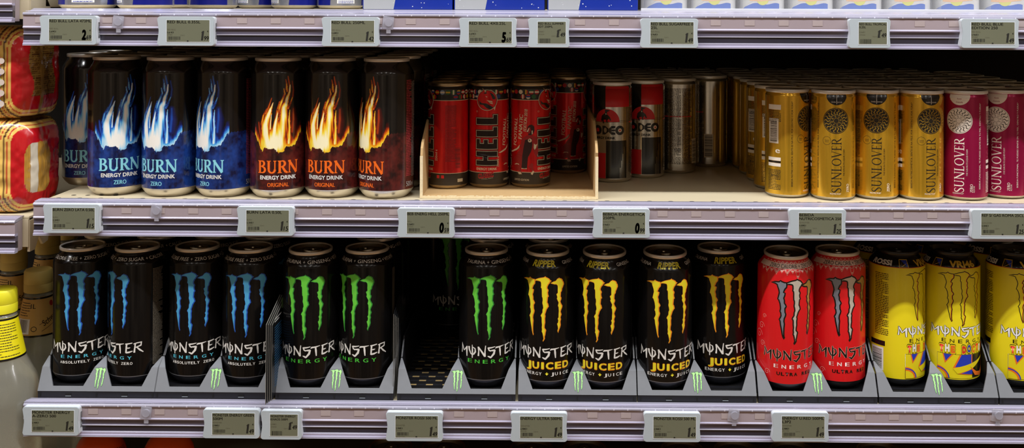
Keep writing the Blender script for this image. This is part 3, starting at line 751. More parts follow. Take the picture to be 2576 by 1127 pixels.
for pts, m in (([(.09, 1), (.27, 1), (.13, .6)], M_roo), ([(.11, 1), (.24, 1), (.145, .7)], M_rob), ([(.38, 1), (.62, 1), (.62, .55), (.26, .42)], M_roo), ([(.41, 1), (.6, 1), (.6, .56), (.3, .47)], M_rob),
               ([(.62, 1), (1, 1), (1, .02), (.62, .02)], M_black), ([(.34, .2), (.62, .42), (.62, .14)], M_roo), ([(.4, .22), (.62, .38), (.62, .16)], M_rob),
               ([(.26, .42), (.95, .85), (.62, .4), (.34, .2)], M_rossi), ([(.57, .5), (.72, .25), (.85, .2), (.95, .4), (.97, 1), (1, 1), (1, .1), (.85, .02), (.68, .1)], M_roo)):
    a.add('picture_panel', m, PB(*pts), _pl); _pl += 1
a.add('picture_panel', M_roo, poly([(bx0, bz0)] + [(bx0 + 13.5 * math.cos(i * math.pi / 24), bz0 + 13.5 * math.sin(i * math.pi / 24)) for i in range(13)]), 13)
a.add('picture_panel', M_rob, stroke([(bx0 + 13.5 * math.cos(i * math.pi / 24), bz0 + 11.5 * math.sin(i * math.pi / 24)) for i in range(13)], 1.3), 14)
a.add('picture_panel', M_rossi, poly([(bx0, bz0)] + [(bx0 + 10.5 * math.cos(i * math.pi / 24), bz0 + 9 * math.sin(i * math.pi / 24)) for i in range(13)]), 15)
a.add('neck_lettering', M_roline, rect(-104, 104, CH - 17.6, CH - 17.0), 2)
M_bronze = P3('neck_gold', (206, 168, 50))
a.add('neck_lettering', M_bronze, move(text2d('VR|46', 6.4, 34, .05), -8, NZ - 1.8), 1); a.add('neck_lettering', M_white, move(text2d('ROSSI', 5.0, 28, .05), -68.5, NZ - 1.8), 1)
for s0, w_ in ((-40, 11.5), (34, 9.0)):
    u = w_ / 2; z_ = NZ - 1.8
    a.add('neck_lettering', M_bronze, rect(s0 - u, s0 + u, z_ - 4.6, z_ + 4.4), 1); a.add('neck_lettering', M_black, rect(s0 - u + .7, s0 + u - .7, z_ - 3.9, z_ + 3.7), 2)
    a.add('neck_lettering', M_rob, poly([(s0 - u * .6, z_ + 3.6), (s0 + u * .8, z_ + 3.6), (s0 + u * .8, z_ - 3.6)]), 3); a.add('neck_lettering', M_bronze, poly([(s0 - u * .8, z_ - 3.8), (s0 + u * 1.05, z_ + 1.6), (s0 - u * .1, z_ - 2.4)]), 4); a.add('neck_lettering', M_bronze, poly([(s0 - u * .8, z_ - 3.8), (s0 - u * .1, z_ + 3.6), (s0 - u * .5, z_ - .4)]), 4)
info_block(a, -76, -58, 62, 136, P3('brown_ink', (70, 52, 22)), 9, 2.1, 1.1)
a.add('barcode_panel', M_white, rect(-82, -64, 18, 46), 1); a.add('barcode_panel', M_black, barcode(-80, -66, 20, 44, 22, 4, True), 2); a.add('icon_strip', M_black, rect(-84, -62, 48, 54), 1)
K['rossi'] = make_kind('rossi', CR, CH, 26.2, 18, 24, 11, [M_rossi, M_canblack], [(0, 0), (CH - 17.0, 1)], a, lid_m=mat('lid_black', (16, 15, 15), .3, coat=.3), base_m=BK, tab_m=MATS['lid_black'])

# ------------------------------------------------------------------ flame cans
BR, BH = 33.2, 168.0
_fo = by_base(700.4, 497.9, Z_MID, 24.0)
def bt(pts, ox=620, oy=180, s=6.63): return trace_can(pts, _fo, BR, ox, oy, s)
def px2mm(h): return h / 6.63 / 2.05
TONG = [  # (points on the photo crop, half widths, strength)
 ([(738, 225), (728, 330), (692, 450), (640, 600), (625, 750), (605, 900), (590, 1050), (560, 1200)], [10, 20, 34, 52, 74, 92, 105, 120], 1.0),
 ([(452, 520), (405, 650), (352, 780), (325, 900), (325, 1050), (360, 1180)], [5, 30, 52, 80, 92, 90], 1.0),
 ([(532, 670), (505, 800), (480, 950), (465, 1080), (450, 1200)], [5, 24, 40, 55, 75], 1.0),
 ([(730, 640), (718, 800), (724, 950), (726, 1100), (715, 1190)], [5, 22, 26, 30, 40], .9),
 ([(428, 690), (410, 850), (406, 960)], [4, 13, 16], .8),
 ([(632, 280), (648, 370), (620, 450), (582, 530), (548, 640), (530, 720)], [5, 16, 20, 22, 22, 20], .50),
 ([(678, 205), (684, 260), (690, 330)], [8, 18, 14], .5), ([(775, 430), (745, 520), (705, 610)], [8, 15, 18], .42),
 ([(700, 60), (716, 160), (735, 260)], [6, 12, 16], .2), ([(665, 130), (680, 210), (670, 300)], [5, 12, 12], .2), ([(772, 160), (792, 300), (780, 420)], [5, 8, 10], .12),
 ([(430, 440), (380, 590), (330, 700)], [5, 14, 20], .22), ([(560, 500), (525, 640), (500, 780)], [6, 14, 16], .25), ([(345, 620), (290, 740), (262, 880)], [4, 18, 22], .4),
 ([(790, 620), (790, 800), (770, 1000)], [14, 26, 26], .1), ([(215, 850), (230, 1000), (250, 1100)], [10, 18, 18], .14),
]
EDGE = trace_can([(40, 40), (100, 62), (130, 92), (160, 130), (190, 182), (185, 240), (220, 300), (250, 372), (268, 372), (275, 340), (300, 322), (350, 345), (430, 333), (460, 350), (490, 390), (515, 412), (540, 395), (600, 385), (620, 312), (650, 298), (690, 312), (770, 272), (800, 212), (825, 140), (850, 78), (880, 60), (930, 40)], _fo, BR, 620, 320, 6.2625)
EDGE = [(-104.4, EDGE[0][1] + 6)] + EDGE + [(104.4, EDGE[-1][1] + 3)]
def value_noise(x, y, seed):
    r = np.random.RandomState(seed).rand(64, 64)
    xi, yi = np.floor(x).astype(int), np.floor(y).astype(int); fx, fy = x - xi, y - yi
    fx = fx * fx * (3 - 2 * fx); fy = fy * fy * (3 - 2 * fy)
    g = lambda a, b: r[a % 64, b % 64]
    return (g(xi, yi) * (1 - fx) + g(xi + 1, yi) * fx) * (1 - fy) + (g(xi, yi + 1) * (1 - fx) + g(xi + 1, yi + 1) * fx) * fy
def flame_body(name, pal, m):
    base, a0, neck, lid = make_profile(BR, BH, 27.7, 19, 24, 11)
    zz = list(np.arange(11, BH - 19, .56)); prof = [(BR, z) for z in zz] + neck; seg = 372
    V = np.zeros((len(prof), seg, 3)); ang = (np.arange(seg) + .5) / seg * 2 * np.pi - np.pi
    for i, (r, z) in enumerate(prof): V[i] = np.stack([r * np.sin(ang), -r * np.cos(ang), np.full(seg, z)], 1)
    S, Z = np.meshgrid(ang * BR, [p[1] for p in prof])
    ex = np.array([e[0] for e in EDGE]); ez = np.array([e[1] for e in EDGE]); o = np.argsort(ex)
    jag = (value_noise(S * 1.3, Z * .6, 3) - .5) * 2.2 + (value_noise(S * .5, Z * .25, 5) - .5) * 1.6
    edge = np.interp(S, ex[o], ez[o]) + jag
    Fv = np.full(S.shape, -9.0)
    wob = (value_noise(S * .45, Z * .09, 8) - .5) * .30 + (value_noise(S * 1.5, Z * .12, 9) - .5) * .22
    for pts, hw, k in TONG:
        P = np.array(bt(pts)); H = np.array([px2mm(h) for h in hw])
        best = np.full(S.shape, -9.0)
        for i in range(len(P) - 1):
            d = P[i + 1] - P[i]; t = np.clip(((S - P[i, 0]) * d[0] + (Z - P[i, 1]) * d[1]) / (d @ d), 0, 1)
            dist = np.hypot(S - P[i, 0] - t * d[0], Z - P[i, 1] - t * d[1]); h = H[i] + t * (H[i + 1] - H[i])
            best = np.maximum(best, 1.25 - 1.25 * dist / h)
        Fv = np.maximum(Fv, np.minimum(best, 1.0) * k + np.where(best > 0, wob * k, 0))
    cx, cz = bt([(470, 1190)])[0]
    Fv = np.maximum(Fv, 1.3 - 1.2 * np.sqrt(((S - cx) / 21.0) ** 2 + ((Z - cz) / 18.0) ** 2) + wob)
    Fv = Fv - np.where(Fv > .25, np.clip(value_noise(S * .55 + Z * .05, Z * .035, 12) - .5, 0, 1) * .9 * np.clip((Z - cz) / 12 + .5, 0, 1), 0)
    dedge = Z - edge
    rim_w = np.where(np.abs(S) < 33, 9.0, 4.0)
    torn = np.where((dedge > 0) & (np.abs(S) < 31), .50 - .50 * dedge / rim_w + wob * .4, -9)
    Fv = np.maximum(Fv, torn)
    stops = np.array([-.35, 0.0, .16, .34, .54, .84]); cols = np.array([lin(c) for c in pal['ramp']])
    col = np.stack([np.interp(Fv, stops, cols[:, c]) for c in range(3)], -1)
    n1 = value_noise(S * .11, Z * .1, 21) * .55 + value_noise(S * .3, Z * .3, 22) * .3 + value_noise(S * .9, Z * .5, 23) * .15
    lo, hi = lin(pal['low'][0]), lin(pal['low'][1])
    low = lo + (hi - lo) * np.clip((n1 - .25) * 1.7, 0, 1)[..., None]
    under = (dedge < 0)
    col[under] = low[under]
    col[Z > BH - 21] = cols[0]
    nr = len(prof); idx = np.arange(nr * seg).reshape(nr, seg)
    a = idx[:-1]; b = np.roll(idx[:-1], -1, 1); c = np.roll(idx[1:], -1, 1); d = idx[1:]
    F = np.stack([a, b, c, d], -1).reshape(-1, 4)
    me = bpy.data.meshes.new(name)
    me.vertices.add(nr * seg); me.vertices.foreach_set('co', (V.reshape(-1, 3) * .001).ravel())
    me.loops.add(F.size); me.loops.foreach_set('vertex_index', F.ravel())
    me.polygons.add(len(F)); me.polygons.foreach_set('loop_start', np.arange(0, F.size, 4)); me.polygons.foreach_set('use_smooth', np.ones(len(F), bool))
    me.update(); me.validate()
    at = me.color_attributes.new('Col', 'FLOAT_COLOR', 'POINT')
    at.data.foreach_set('color', np.concatenate([col.reshape(-1, 3), np.ones((nr * seg, 1))], 1).ravel())
    me.materials.append(m)
    return me
M_flame = mat('flame_print', (0, 0, 0), .2, coat=.5, attr='Col')
def flame_art(mc, sub, flav, fw):
    a = Art()
    for v in roman_word('BURN', 15.0, 50.5, .2, .085): a.add('brand_lettering', mc, move(v, 0, 38.6), 2)
    a.add('sub_lettering', M_txt, move(text2d('ENERGY DRINK', 4.6, 44.5, .035), 0, 26.0), 2)
    a.add('flavour_lettering', sub, move(text2d(flav, 5.0, fw, .02), 0, 17.4), 2)
    a.add('fine_print', P3('fine_white', (150, 145, 140)), move(text2d('500ml', 6.2, 16, .01), 62, 17.5), 1)
    info_block(a, 54, 64, 26, 142, P3('fine_red', (150, 46, 50)), 31, 2.0, 1.1); info_block(a, 65, 84, 26, 140, MATS['fine_white'], 32, 1.7, .7)
    return a
PO = dict(ramp=[(12, 10, 10), (70, 14, 10), (190, 62, 14), (236, 160, 20), (240, 216, 60), (246, 238, 196)], low=[(34, 12, 14), (92, 30, 26)])
PB_ = dict(ramp=[(12, 10, 12), (14, 26, 92), (28, 86, 190), (88, 178, 232), (190, 224, 240), (240, 238, 230)], low=[(8, 16, 54), (26, 60, 134)])
K['orange_flame'] = make_kind('of', BR, BH, 27.7, 19, 24, 11, None, None, flame_art(P3('burn_orange', (236, 104, 24)), MATS['burn_orange'], 'ORIGINAL', 25.5), body_me=flame_body('body', PO, M_flame))
K['blue_flame'] = make_kind('bf', BR, BH, 27.7, 19, 24, 11, None, None, flame_art(P3('burn_blue', (134, 206, 220)), MATS['burn_blue'], 'ZERO', 14.5), body_me=flame_body('body', PB_, M_flame))

# ------------------------------------------------------------------ red slim cans with tall block letters
HR, HH = 25.6, 132.0
M_hred = mat('metal_red', (220, 28, 30), .24, metal=.6, coat=.3, var=.35, scale=38)
M_hblk = mat('slim_black', (18, 15, 14), .3, coat=.4); M_hgry = mat('slim_grey', (62, 54, 46), .35, metal=.4)
M_cream = P3('cream_ink', (214, 200, 172)); M_dk = P3('letter_dark', (34, 22, 20), rough=.3, metal=.3)
a = Art(); D2 = math.pi / 180 * HR
def hell_word(s0, n_):
    g = lambda r: poly([(s0 + 14.2 - v, u) for u, v in r])
    let = [(28.3, [(0, 0), (7.0, 0), (7.0, 12.4), (11.2, 12.4), (11.2, 0), (18.2, 0), (18.2, 28.4), (11.2, 28.4), (11.2, 18.8), (7.0, 18.8), (7.0, 28.4), (0, 28.4)]),
           (48.6, [(0, 0), (13.2, 0), (13.2, 6.2), (7.8, 6.2), (7.8, 12), (12.6, 12), (12.6, 18.2), (7.8, 18.2), (7.8, 22.4), (13.2, 22.4), (13.2, 28.4), (0, 28.4)]),
           (64.0, [(0, 0), (13.0, 0), (13.0, 6.4), (8.6, 6.4), (8.6, 28.4), (0, 28.4)]), (79.4, [(0, 0), (13.0, 0), (13.0, 6.4), (8.6, 6.4), (8.6, 28.4), (0, 28.4)])]
    for u0, r in let:
        P = [(u0 + u, v) for u, v in r]
        a.add('brand_lettering#%d' % n_, M_hblk, poly([(s0 + 14.2 - v, u) for u, v in offset(P, .75)]), 1)
        a.add('brand_lettering#%d' % n_, M_cream, g(P), 2); a.add('brand_lettering#%d' % n_, M_dk, poly([(s0 + 14.2 - v, u) for u, v in offset(P, -.55)]), 3)
    a.add('sub_lettering#%d' % n_, M_cream, move(text2d('ENERGY DRINK', 3.2, 27, .03), s0, 24.2), 1)
    a.add('sub_lettering#%d' % n_, M_red, move(text2d('CLASSIC', 5.0, 20.5, .10, .15), s0 - 1, 16.2, .13), 3); a.add('sub_lettering#%d' % n_, M_hblk, move(text2d('CLASSIC', 4.4, 19.5, .02, .15), s0 - 1, 16.2, .13), 4)
    a.add('sub_lettering#%d' % n_, M_cream, move(text2d('FOOTBALL FANATIC', 1.6, 15, .01), s0 + 1, 12.2, .13), 3)
    # round emblem with horns
    ex, ez, q = s0 + .3, 110.5, 13.3
    O = [(ex + q * math.cos(t), ez + q * math.sin(t)) for t in np.linspace(math.radians(112), math.radians(112 + 318), 40)]
    O += [(ex + 3.5, ez + 12.5), (ex - 1.0, ez + 13.2), (ex - 2.2, ez + 10.5), (ex - 4.2, ez + 13.0), (ex - 6.2, ez + 15.2)]
    a.add('emblem#%d' % n_, M_cream, poly(O), 2); a.add('emblem#%d' % n_, M_hblk, poly(offset(O, -.7)), 3); a.add('emblem#%d' % n_, M_hred, poly(offset(O, -1.3)), 4)
    E = lambda *p: poly([(ex + (x - 450) / 15.2, ez - (y - 480) / 15.2) for x, y in p])
    a.add('emblem#%d' % n_, M_hblk, E((285, 490), (345, 540), (440, 545), (500, 580), (575, 625), (520, 655), (450, 640), (380, 575), (310, 570)), 5)
    a.add('emblem#%d' % n_, M_hblk, E((500, 330), (570, 370), (615, 440), (605, 465), (560, 468), (530, 400)), 5); a.add('emblem#%d' % n_, M_hblk, E((380, 345), (450, 335), (440, 360), (395, 360)), 5)
    a.add('emblem#%d' % n_, M_cream, E((440, 480), (550, 500), (556, 525), (480, 512)), 5); a.add('emblem#%d' % n_, M_cream, E((478, 520), (556, 534), (562, 558), (510, 545)), 5); a.add('emblem#%d' % n_, M_cream, E((418, 400), (460, 420), (440, 430)), 5)
    a.add('emblem#%d' % n_, M_cream, poly([(ex + 8.5, ez - 10.4), (ex + 9.8, ez - 13.2), (ex + 11.0, ez - 7.8)]), 2); a.add('sub_lettering#%d' % n_, M_cream, ring(s0 - 13, 96, .9, .25, 14), 1)
hell_word(0.0, 1); hell_word(155 * D2, 2)
a.add('band_line#1', M_cream, rect(-80.2, 80.2, 110.0, 110.7), 1); a.add('band_line#2', M_cream, rect(-80.2, 80.2, 19.4, 20.0), 1)
_h3 = by_base(1333.8, 471.4, Z_MID + 3.2, 20.5)
def FT(pts): return [(s + 103 * D2, z) for s, z in trace_can(pts, _h3, HR, 1270, 250, 4.9)]
def Fg(*p): return poly(FT(p))
for s, p0, p1_, h in (('FOOTBALL', (135, 565), (128, 222), 5.4), ('FANATIC', (190, 490), (196, 182), 5.4), ('EDITION 2018', (250, 395), (256, 120), 4.4)):
    (sa, za), (sb, zb_) = FT([p0, p1_])
    a.add('side_lettering', M_cream, move(text2d(s, h, zb_ - za, .03, .12), (sa + sb) / 2, (za + zb_) / 2, math.pi / 2 - .06), 2)
(sa, za), (sb, zb_) = FT([(120, 978), (298, 985)])
a.add('side_lettering', M_cream, move(text2d('LIMITED EDITION', 2.6, sb - sa, .02, .1), (sa + sb) / 2, za), 1)
(sa, za), = FT([(85, 745)])
a.add('side_lettering', M_cream, move(text2d('250ml e', 3.2, 13, .0), sa - 1.5, za, math.pi / 2), 2)
M_fig = P3('figure_dark', (44, 12, 12)); M_figr = P3('figure_red', (150, 22, 24))
for m_, l_, pp in (
    (M_figr, 3, [(225, 475), (262, 448), (300, 438), (345, 445), (385, 465), (404, 500), (402, 560), (412, 640), (400, 690), (380, 700), (352, 640), (340, 590), (322, 640), (300, 700), (210, 690), (150, 672), (168, 640), (205, 600), (196, 560), (205, 500)]),
    (M_fig, 4, [(250, 500), (330, 480), (338, 560), (325, 640), (285, 715), (215, 695), (232, 590)]), (M_figr, 3, [(200, 560), (188, 600), (150, 628), (92, 645), (80, 636), (130, 612), (165, 585), (185, 555)]),
    (M_fig, 4, [(215, 695), (285, 712), (278, 780), (272, 855), (240, 858), (205, 848), (212, 760)]), (M_figr, 3, [(150, 675), (215, 695), (210, 800), (196, 850), (208, 905), (186, 915), (168, 880), (172, 800), (120, 770), (110, 720)]),
    (M_figr, 3, [(290, 830), (325, 785), (350, 795), (352, 850), (360, 890), (335, 905), (325, 860)]), (M_fig, 3, [(268, 400), (278, 345), (300, 318), (335, 312), (362, 335), (366, 378), (352, 418), (330, 440), (290, 440), (284, 410)]),
    (M_figr, 5, [(272, 395), (284, 350), (312, 340), (322, 380), (310, 420), (288, 425)]), (M_cream, 6, [(270, 398), (296, 352), (302, 360), (286, 402)]), (M_cream, 6, [(330, 388), (342, 380), (344, 425), (332, 432)]),
    (M_cream, 5, [(358, 545), (378, 560), (398, 548), (384, 600), (366, 622), (356, 600)]), (M_cream, 5, [(82, 636), (150, 600), (188, 556), (176, 600), (150, 622), (96, 645)]), (M_cream, 5, [(162, 900), (190, 890), (212, 920), (176, 922)]),
    (M_cream, 5, [(318, 918), (345, 880), (362, 888), (340, 932)]), (M_cream, 5, [(205, 845), (240, 852), (272, 848), (272, 858), (205, 856)]), (M_cream, 5, [(120, 800), (140, 785), (172, 792), (180, 810), (158, 796), (132, 800)])):
    a.add('player_print', m_, Fg(*pp), l_)
(sa, za), = FT([(146, 835)]); a.add('player_print', M_figr, disc(sa, za, 4.2, 20), 2); (sa, za), = FT([(308, 507)]); a.add('player_print', M_cream, disc(sa, za, 2.4, 16), 5); a.add('player_print', M_fig, poly([(sa - 1.6, za + 1), (sa + .4, za + 1.4), (sa - .2, za - 1.4)]), 6)
FC = {'w': (218, 208, 190), 'r': (170, 28, 30), 'b': (40, 60, 130), 'y': (196, 160, 40), 'g': (40, 96, 50), 'k': (24, 20, 18), 'l': (120, 150, 190)}
FM = {k_: P3('flag_' + k_, v) for k_, v in FC.items()}
def flag(cx, cz, code, vert=False, r=2.9):
    n = len(code)
    for i, ch in enumerate(code):
        lo, hi = -r + 2 * r * i / n, -r + 2 * r * (i + 1) / n; P = []
        for t in np.linspace(lo, hi, 6): P.append((t, math.sqrt(max(0, r * r - t * t))))
        Q = P + [(t, -y) for t, y in P[::-1]]
        a.add('flag_roundels', FM[ch], poly([(cx + t, cz + y) if vert else (cx + y, cz - t) for t, y in Q]), 1)
r_ = random.Random(4); s = -79
row1 = ['wbr', 'ryr', 'lwl', 'gyg', 'Vgwg', 'ybr', 'rwr', 'wrw', 'rwr', 'Vwrb', 'w', 'wr', 'Vgyr', 'Vgwr', 'kyr', 'r', 'w', 'Vkyr', 'gwr', 'rwr', 'b', 'Vbwr', 'ryg']
row2 = ['Vyr', 'k', 'k', 'k', 'brb', 'Vgr', 'Vwr', 'y', 'Vrw', 'bwb', 'yby', 'r', 'kry', 'b', 'k', 'k', 'Vrwr', 'rbw', 'g', 'k', 'rwr', 'wbw', 'Vwrw']
for i in range(23):
    c = -79 + i * 7.0
    for zc, rw in ((120.4, row1), (114.6, row2)):
        code = rw[i]; v = code.startswith('V'); flag(c + (3 if rw is row2 else 0), zc, code.lstrip('V'), v)
s0 = 232 * D2
info_block(a, s0 - 4, s0 + 10, 34, 104, P3('dim_red_ink', (96, 14, 16)), 44, 1.5, .7); a.add('fine_print', MATS['dim_red_ink'], barcode(s0 + 9, s0 + 16, 26, 52, 22, 8, True), 1)
a.add('fine_print', M_cream, move(text2d('250ml e', 3.2, 14, .0), s0 - 16, 42, math.pi / 2), 1); a.add('fine_print', M_red, rect(s0 - 15, s0 - 11.4, 13.6, 17.4), 1); a.add('fine_print', M_red, rect(s0 - 9, s0 - 5.4, 13.6, 17.4), 1); a.add('fine_print', M_cream, rect(s0 + 12, s0 + 20, 8.5, 12.5), 1)
K['hell'] = make_kind('hell', HR, HH, 25.6, 8.5, 20.5, 4.6, [M_hgry, M_hred, M_hblk], [(0, 0), (19.4, 1), (110.4, 2)], a, lid_m=mat('lid_gilt', (188, 170, 138), .3, metal=1.0), base_m=mat('base_gilt', (196, 176, 140), .4, metal=.7), tab_m=M_redtab)

# ------------------------------------------------------------------ silver slim cans with rider emblem
SR, SH = 26.5, 132.0
M_ssil = mat('slim_silver', (204, 200, 190), .2, metal=.95, var=.05, scale=30)
M_sred = P3('flat_red', (196, 26, 32), rough=.28); DG = math.pi / 180 * SR
a = Art()
a.add('black_panel#1', M_black, rect(-64 * DG, -19 * DG, 84, 127), 1); a.add('red_panel#1', M_sred, rect(-19 * DG, 57 * DG, 99.5, 126.5), 2)
a.add('black_panel#2', M_black, rect(-17 * DG, 46 * DG, 6, 55.5), 1); a.add('red_panel#2', M_sred, rect(-52 * DG, -18 * DG, 6, 39), 1)
for i in range(4): a.add('black_panel#2', M_ssil, rect((24 + 4.2 * i) * DG, (25.0 + 4.2 * i) * DG, 6, 20 + 9 * i), 2)
cx, cz = -15 * DG, 80.0
a.add('emblem', M_sred, disc(cx, cz, 17.0, 26, 0, math.pi, ry=17.0), 3); a.add('emblem', M_black, rect(-64 * DG, 58 * DG, cz - .4, cz), 2); a.add('emblem', M_black, rect(14 * DG, 58 * DG, cz + 1.4, cz + 1.8), 2)
RD = lambda *p: poly([(cx + (x - 200) / 9.4, cz + (360 - y) / 9.4) for x, y in p])
a.add('emblem', M_black, RD((125, 330), (135, 285), (165, 258), (215, 275), (240, 300), (255, 345), (238, 342), (228, 318), (205, 340), (212, 372), (198, 368), (190, 330), (160, 335), (165, 380), (150, 378), (140, 345), (128, 365)), 4)
a.add('emblem', M_black, RD((172, 262), (180, 232), (172, 222), (182, 205), (196, 210), (236, 215), (238, 220), (202, 238), (205, 268), (190, 275)), 4); a.add('emblem', M_cream, RD((184, 250), (198, 262), (186, 275)), 5)
for ch, c in (('R', -31.5), ('O', -20.4), ('D', -9.0), ('E', .2), ('O', 10.6)):
    if ch == 'O': a.add('brand_lettering', M_black, disc(c, 69, 6.2, 26), 3); a.add('brand_lettering', M_sred if c < 0 else M_cream, disc(c, 69, 2.6, 16), 4)
    elif ch == 'D': a.add('brand_lettering', M_black, poly([(c - 4, 63.4), (c - .4, 63.4), (c + 4.4, 67), (c + 4.4, 71.4), (c - .4, 74.8), (c - 4, 74.8)]), 3); a.add('brand_lettering', M_ssil, disc(c + .1, 69.1, 2.0, 12, ry=3.4), 4)
    elif ch == 'E': a.add('brand_lettering', M_black, poly([(c + 4.2, 63.4), (c + 4.2, 66), (c - .6, 67), (c - .6, 68), (c + 4, 68), (c + 4, 70.2), (c - .6, 70.2), (c - .6, 71.4), (c + 4.2, 72.2), (c + 4.2, 74.8), (c - 1, 74.8), (c - 4.6, 71), (c - 4.6, 67), (c - 1, 63.4)]), 3)
    else: a.add('brand_lettering', M_black, move(text2d('R', 11, 9, .1), c, 69), 3)
a.add('brand_lettering', M_sred, poly([(10.6 + (2.0 if k % 2 == 0 else .85) * math.sin(k * math.pi / 5), 69 + (2.0 if k % 2 == 0 else .85) * math.cos(k * math.pi / 5)) for k in range(10)]), 5)
a.add('sub_lettering', M_black, move(text2d('ENERGY DRINK', 3.2, 31, .04), -11, 59), 2)
for s0, w_, sd in ((70 * DG, 13, 51), (100 * DG, 14, 52), (135 * DG, 16, 53), (172 * DG, 16, 54)):
    a.add('fine_print', P3('ink_brown', (52, 40, 30)), lines(s0 - w_ / 2, s0 + w_ / 2, 14, 118, 1.75, 1.0, seed=sd), 1)
    a.add('fine_print', M_sred, lines(s0 - w_ / 2, s0 + w_ / 2, 78, 80, 2, 1.4, seed=sd), 2)
a.add('barcode_panel', M_cream, rect(190 * DG, 218 * DG, 14, 48), 1); a.add('barcode_panel', MATS['ink_brown'], barcode(192 * DG, 216 * DG, 16, 46, 24, 12, True), 2)
a.add('fine_print', M_black, move(text2d('25 cl', 4.0, 8, .02), 140 * DG, 33), 2)
K['rodeo'] = make_kind('rodeo', SR, SH, 25.8, 8.5, 21, 4.6, [M_ssil], None, a)

# ------------------------------------------------------------------ gold / magenta slim cans with sun medallion
def sun_art(ink, disc_m, ray_m, top_m, w_m, gold):
    a = Art(); sx, sz = 0.0, 96.0
    a.add('sun_medallion', disc_m, disc(sx, sz, 15.6, 44), 1); a.add('sun_medallion', ray_m, ring(sx, sz, 14.6, .35, 44), 2); a.add('sun_medallion', ray_m, ring(sx, sz, 7.4, .4, 30), 2); a.add('sun_medallion', ray_m, ring(sx, sz, 3.1, .3, 20), 2)
    for k in range(18):
        t = 2 * math.pi * k / 18
        P = [(8.2 + 5.6 * u, 1.25 * math.sin(2 * math.pi * u) + .5 * (u - .5)) for u in np.linspace(0, 1, 9)]
        a.add('sun_medallion', ray_m, stroke([(sx + r * math.cos(t) - q * math.sin(t), sz + r * math.sin(t) + q * math.cos(t)) for r, q in P], [.35, .8, .9, .8, .7, .8, .9, .8, .35]), 2)
    for k, ch in enumerate('SUNLOVER'):
        t = math.pi / 2 - 2 * math.pi * k / 8 + .2
        a.add('sun_medallion', ray_m, move(text2d(ch, 2.6, 1.7, .0), sx + 5.2 * math.cos(t), sz + 5.2 * math.sin(t), t - math.pi / 2), 2)
    for v in roman_word('SUNLOVER', 11.5, 66, .13, .055): a.add('brand_lettering', ink, move(v, .5, 42.5, math.pi / 2), 1)
    a.add('flavour_patch', top_m, poly([(12.5 * math.cos(t) + .5, 127.2 + 12.5 * math.sin(t) * 1.0) for t in np.linspace(math.pi, 2 * math.pi, 26)]), 1)
    a.add('flavour_patch', w_m, rect(.1, .55, 116, 127), 2) if gold else a.add('flavour_patch', ink, rect(-11, 11, 120.4, 120.7), 2)
    a.add('flavour_patch', w_m if gold else M_mag, move(text2d('Limão  Laranja' if gold else 'Romã', 1.7, 13 if gold else 5, .01), .5, 118.6 if gold else 122.4), 2)
    if not gold: a.add('flavour_patch', M_mag, move(text2d('Granada', 1.8, 8, .01), .5, 118.4), 2)
    if gold: a.add('seal_ring', ink, ring(-11, 72, 4.9, .3, 26), 1); a.add('seal_ring', ink, move(text2d('Vitamina', 1.2, 5), -11, 72.6), 1); a.add('seal_ring', ink, move(text2d('Natural', 1.2, 4), -11, 70.9), 1)
    a.add('side_lettering', ink, move(text2d('THE SUN IN ITS LIQUID FORM', 1.9, 32, .01), 9.4, 46, math.pi / 2), 1)
    a.add('side_lettering', w_m if gold else ink, move(text2d('ZERO', 3.4, 10, .02), 14.5, 15.5, math.pi / 2), 1); a.add('side_lettering', ink, move(text2d('AÇÚCAR', 1.8, 8, .01), 17.6, 14.5, math.pi / 2), 1)
    a.add('side_lettering', w_m if gold else ink, move(text2d('PROTECTOR*' if gold else 'REGENERATOR*', 1.9, 13, .01), -.5, 8.8), 1)
    a.add('side_lettering', ink if not gold else ink, move(text2d('BEBIDA NUTRICOSMÉTICA. SENTE-SE NA PELE. POR DENTRO E POR FORA*', 2.2, 103, .01), -22.5, 66, math.pi / 2), 1)
    a.add('side_lettering', ink, move(text2d('BEBIDA FUNCIONAL. TE PUEDES SENTIR EN TU PIEL. DENTRO Y FUERA*', 2.2, 103, .01), 25.0, 66, math.pi / 2), 1)
    for sgn in (-1, 1):
        fp = 'fine_print#%d' % sgn
        x0, x1 = sorted((sgn * 36, sgn * 54))
        a.add(fp, ink, lines(x0, x1, 10, 34, 1.8, .9, seed=61), 1); a.add(fp, ink, lines(x0, x1, 92, 106, 1.8, .9, seed=62), 1)
        a.add(fp, w_m, rect(x0, x1, 107, 113), 1); a.add(fp, w_m, rect(x0 + 1, x1 - 3, 66, 96) if sgn < 0 else rect(x0 + 3, x1 - 1, 66, 96), 1); a.add(fp, M_black, barcode(x0 + 3, x1 - 5, 68, 94, 24, 15, True), 2)
        a.add(fp, w_m, rect(x0, x1, 45, 49), 1); a.add(fp, w_m, rect(x0, x1, 38, 42), 1); a.add(fp, M_black, rect(x0, x1, 42.4, 44.6), 1); a.add(fp, w_m, move(text2d('e', 7, 6, .03), x1 - 4, 58), 1)
        a.add(fp, ink, move(text2d('250 ml', 2.8, 10, .01), (x0 + x1) / 2, 27), 2)
    return a
M_gold = mat('metal_gold', (226, 176, 48), .2, metal=.75, coat=.3, var=.1, scale=22)
M_mag = mat('metal_magenta', (160, 14, 70), .3, metal=.55, coat=.3, var=.05)
M_gink = P3('gold_ink', (30, 24, 14)); M_gray = P3('gold_ray', (190, 150, 50), rough=.3, metal=.5); M_pale = P3('pale_print', (226, 214, 200))
K['gold'] = make_kind('gold', SR, SH, 26.3, 8.5, 21, 4.4, [M_gold], None, sun_art(M_gink, M_gink, M_gray, M_black, M_pale, True))
